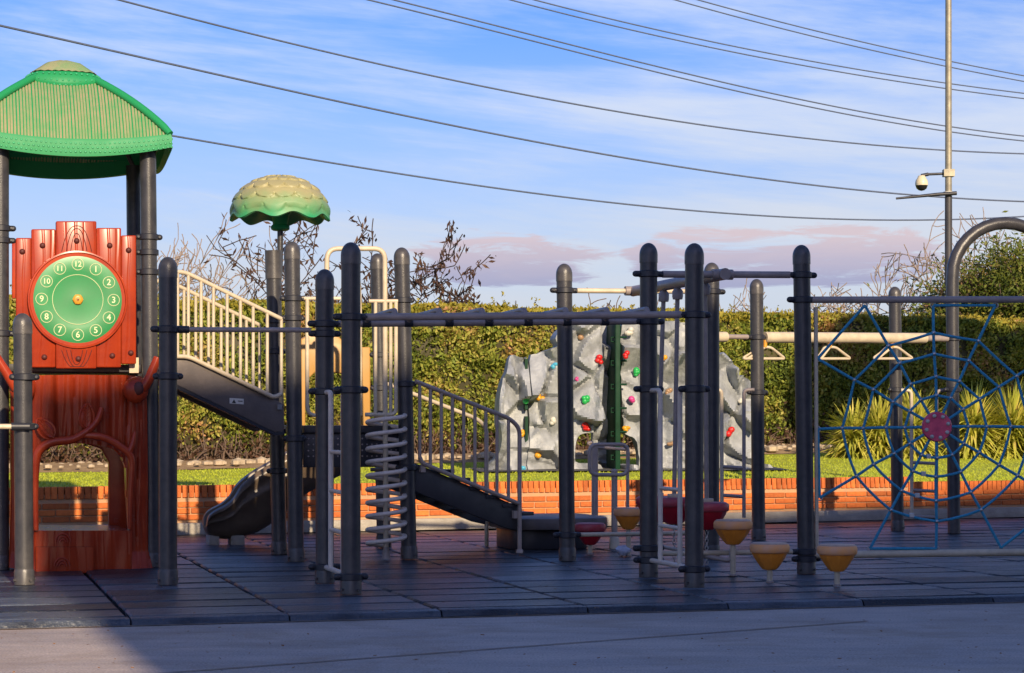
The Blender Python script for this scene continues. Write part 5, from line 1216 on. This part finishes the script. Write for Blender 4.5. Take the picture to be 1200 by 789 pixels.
rock([(727.5, 382), (740, 378), (770, 377), (800, 378), (822, 380), (834, 388), (836, 410), (840, 416), (846, 413), (853, 418), (859, 430), (862, 442), (868, 440), (877, 449), (880, 470), (880, 500), (882, 540), (882, 558), (840, 559), (770, 559), (751, 558), (748, 530), (742, 514), (734, 510), (729, 500), (727, 440)], off=.0)
rock([(882, 545), (903, 545), (904, 558), (882, 558)], off=-.1, thick=.15)
rock([(727, 545), (746, 546), (747, 558), (727, 559)], off=.02, thick=.2)
rock([(702, 559), (702, 470), (702, 380), (718, 379), (718, 470), (718, 559)], off=-.42, thick=.1)
gpm = [CW.uz(x, y) for x, y in ((717.5, 560), (723.5, 560), (723.5, 377), (717.5, 377))]
MB().prism(CW, gpm, -.4, .2).build('peg_post', 'peg_green', cw, bevel=.01)
for i in range(7): 
    y = 396+i*27.5; MB().tube([CW.pt(718, y, .16), CW.pt(731, y, .19)], .013, 8).build('peg', 'peg_green', cw)
    MB().tube([CW.pt(718, y, .13), CW.pt(713.5, y, .14), CW.pt(713.5, y+5, .14), CW.pt(718, y+5, .13)], .010, 6).build('peg_loop', 'peg_green', cw)
for x0, x1, y0, y1 in ((613.5, 616.8, 421, 480), (613.8, 617, 488, 523)):
    MB().prism(CW, [CW.uz(x0, y1), CW.uz(x1, y1), CW.uz(x1, y0), CW.uz(x0, y0)], .0, .13).build('green_strip', 'peg_green', cw)
HB = [(632, 465, 'yellow', 1.2), (683, 468, 'green', 1.2), (698, 422, 'red', 1.2), (646, 428, 'cyan', 1), (681, 396, 'tan', 1), (672, 445, 'pink', .7), (686, 500, 'red', 1.2), (645, 494, 'white', 1), (630.5, 531.5, 'yellow', 1.1), (614, 469, 'green', 1.1), (609.6, 508, 'yellow', .9), (612, 550.5, 'cyan', 1.1),
      (734, 389, 'white', 1.1), (728.5, 416.6, 'red', 1), (745, 437, 'green', 1.1), (736, 469, 'pink', 1), (732, 502, 'yellow', 1), (798, 414.5, 'pink', .7), (783, 459, 'tan', .9), (851.5, 506.5, 'red', 1.3), (770, 421, 'yellow', .8), (771, 540, 'green', .9), (851.5, 551, 'white', 1.1), (866, 470, 'white', .8), (784, 520, 'tan', .9)]
for x, y, c, s in HB:
    t, z = CW.uz(x, y); n0 = rockfn(t, z)+.06; hm = MB(); rr = .052*s
    for _ in range(4):
        hm.ball(CW.w(t+rc.uniform(-.5, .5)*rr, z+rc.uniform(-.5, .5)*rr, max(.03, n0)+.01), rr*rc.uniform(.5, .8), 8, (1, .9, rc.uniform(.7, 1)))
    hm.build('hold', 'hold_'+c, cw)
pd = MB(); pv = [CW.w(*CW.uz(x, y), 0) for x, y in ((556, 560), (910, 559))]
q_ = [CW.uz(556, 560)[0], CW.uz(912, 560)[0]]
vs = []
for t in np.linspace(q_[0], q_[1], 20):
    for o in (.55, -.6): p = CW.w(t, 0, o); vs.append((p.x, p.y, lawn_z(p.x, p.y)+.022))
pd.add(vs, [(2*i, 2*i+2, 2*i+3, 2*i+1) for i in range(19)]); tag(pd.build('safety_pad', 'pad_rubber'), kind='structure')
# ---- camera pole
d = 34.5; cp_ = thing('camera_pole', P(1111.5, 560, d), 'tall galvanised pole with a dome security camera and a thin aerial', 'pole')
xb = (1111.5-600)/F*d
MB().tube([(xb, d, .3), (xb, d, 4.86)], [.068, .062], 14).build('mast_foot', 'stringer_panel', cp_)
MB().tube([(xb, d, 4.86), (xb, d, 10.2)], [.058, .05], 14).build('mast', 'pole_galv', cp_)
MB().tube([P(1110, 203.5, d), P(1086, 204.5, d)], .022, 8).build('camera_arm', 'clamp_paint', cp_)
MB().tube([P(1079.5, 206, d), P(1088, 204.3, d)], .03, 8).build('camera_mount', 'clamp_paint', cp_)
dm = MB().lathe([(.02, .17), (.055, .165), (.075, .12), (.098, .09), (.108, .04), (.105, 0)][::-1], P(1080, 217.5, d), 20).build('camera_housing', 'dome_white', cp_)
MB().lathe([(.103, 0), (.085, -.05), (.05, -.08), (.005, -.092)], P(1080, 217.5, d), 20).build('camera_dome', 'dome_glass', dm)
MB().tube([P(1050, 232.8, d-.1), P(1098, 228, d-.1), P(1121, 226.5, d-.1)], [.018, .03, .034], 8).build('aerial', 'clamp_paint', cp_)
MB().lathe([(.085, 0), (.085, .06)], P(1111.5, 229, d), 12).build('aerial_clamp', 'label_white', cp_)
MB().box(P(1111.5, 203, d), (.18, .16, .12)).build('arm_bracket', 'pole_galv', cp_)
# ---- overhead power lines
lines = (([(0, 30), (300, 98), (600, 161), (790, 194), (1040, 227), (1200, 236)], 1, .055, 'lowest but one single power line, from the left edge across the sky'),
         ([(145, 0), (300, 44), (450, 77), (600, 105.5), (790, 141), (1000, 170), (1115, 177.5), (1200, 179)], 1, .05, 'single power line starting at the top above the thatched roof'),
         ([(205, 160), (400, 192), (600, 224), (800, 246), (1000, 257), (1110, 257.5), (1200, 254)], 1, .05, 'lowest power line, passing behind the thatched roof and sagging to the right'),
         ([(460, 0), (600, 34), (790, 84), (1000, 129), (1100, 146), (1200, 160)], 2, .045, 'twin power line entering at the top middle of the sky'),
         ([(625, 0), (800, 41), (1000, 81), (1130, 101), (1200, 109)], 2, .042, 'twin power line second from the right top corner'),
         ([(818, 0), (1000, 47), (1100, 69), (1200, 89)], 2, .042, 'twin power line nearest the top right corner'))
for pts, k, r_, lab in lines:
    xs, ys = np.array(pts).T; co = np.polyfit(xs, ys, 2 if len(pts) < 6 else 3)
    m = MB()
    for q in range(k):
        pp = []
        for x in np.linspace(-260 if xs[0] < 400 else xs[0]-200, 1420, 60):
            xx = min(max(x, xs[0]-100), 1260); y = np.polyval(co, xx)+np.polyval(np.polyder(co), xx)*(x-xx)
            d = 62+.022*(x-600)*1.0; pp.append(P(x, y+q*2.6, d)+Vector((0, q*.6, 0)))
        m.tube(pp, r_*.52, 6, caps=False)
    o = m.build('power_line', 'cable'); tag(o, lab, 'power line', 'overhead power lines')
# ---- litter
pp = G(731, 652); m = MB(); rr = random.Random(2); m.ball(pp+Zv*.045, .055, 10, (1.1, 1, .75)); m.v = [tuple(Vector(v)+Vector((rr.gauss(0, .007), rr.gauss(0, .007), rr.gauss(0, .006)))) for v in m.v]; m.sm = [False]*len(m.sm)
tag(m.build('crumpled_paper', 'paper'), 'crumpled pale blue paper on the mat beside the small yellow pod', 'litter')
n = 260; pts = []
for i in range(n):
    x = RNG.uniform(20, 1180); y = 632+RNG.random()**1.2*100; p = G(x, min(y, 728)); pts.append((p.x, p.y, .006))
a, b = rand_axes(n, .011, None, .6); a[:, 2] *= .2; b[:, 2] *= .2
n2 = 130; p2 = []
for i in range(n2):
    p = G(RNG.uniform(-20, 1220), RNG.uniform(735, 800), ZP); p2.append((p.x, p.y, ZP+.012))
pts = pts+p2; n = n+n2; a2, b2 = rand_axes(n2, .012, None, .6); a2[:, 2] *= .3; b2[:, 2] *= .3; a = np.concatenate([a, a2]); b = np.concatenate([b, b2])
tag(quads_obj('fallen_leaves', np.array(pts), a, b, 'dry_litter'), 'tiny dry leaf scraps scattered over the dark mat', 'leaf litter', kind='stuff')
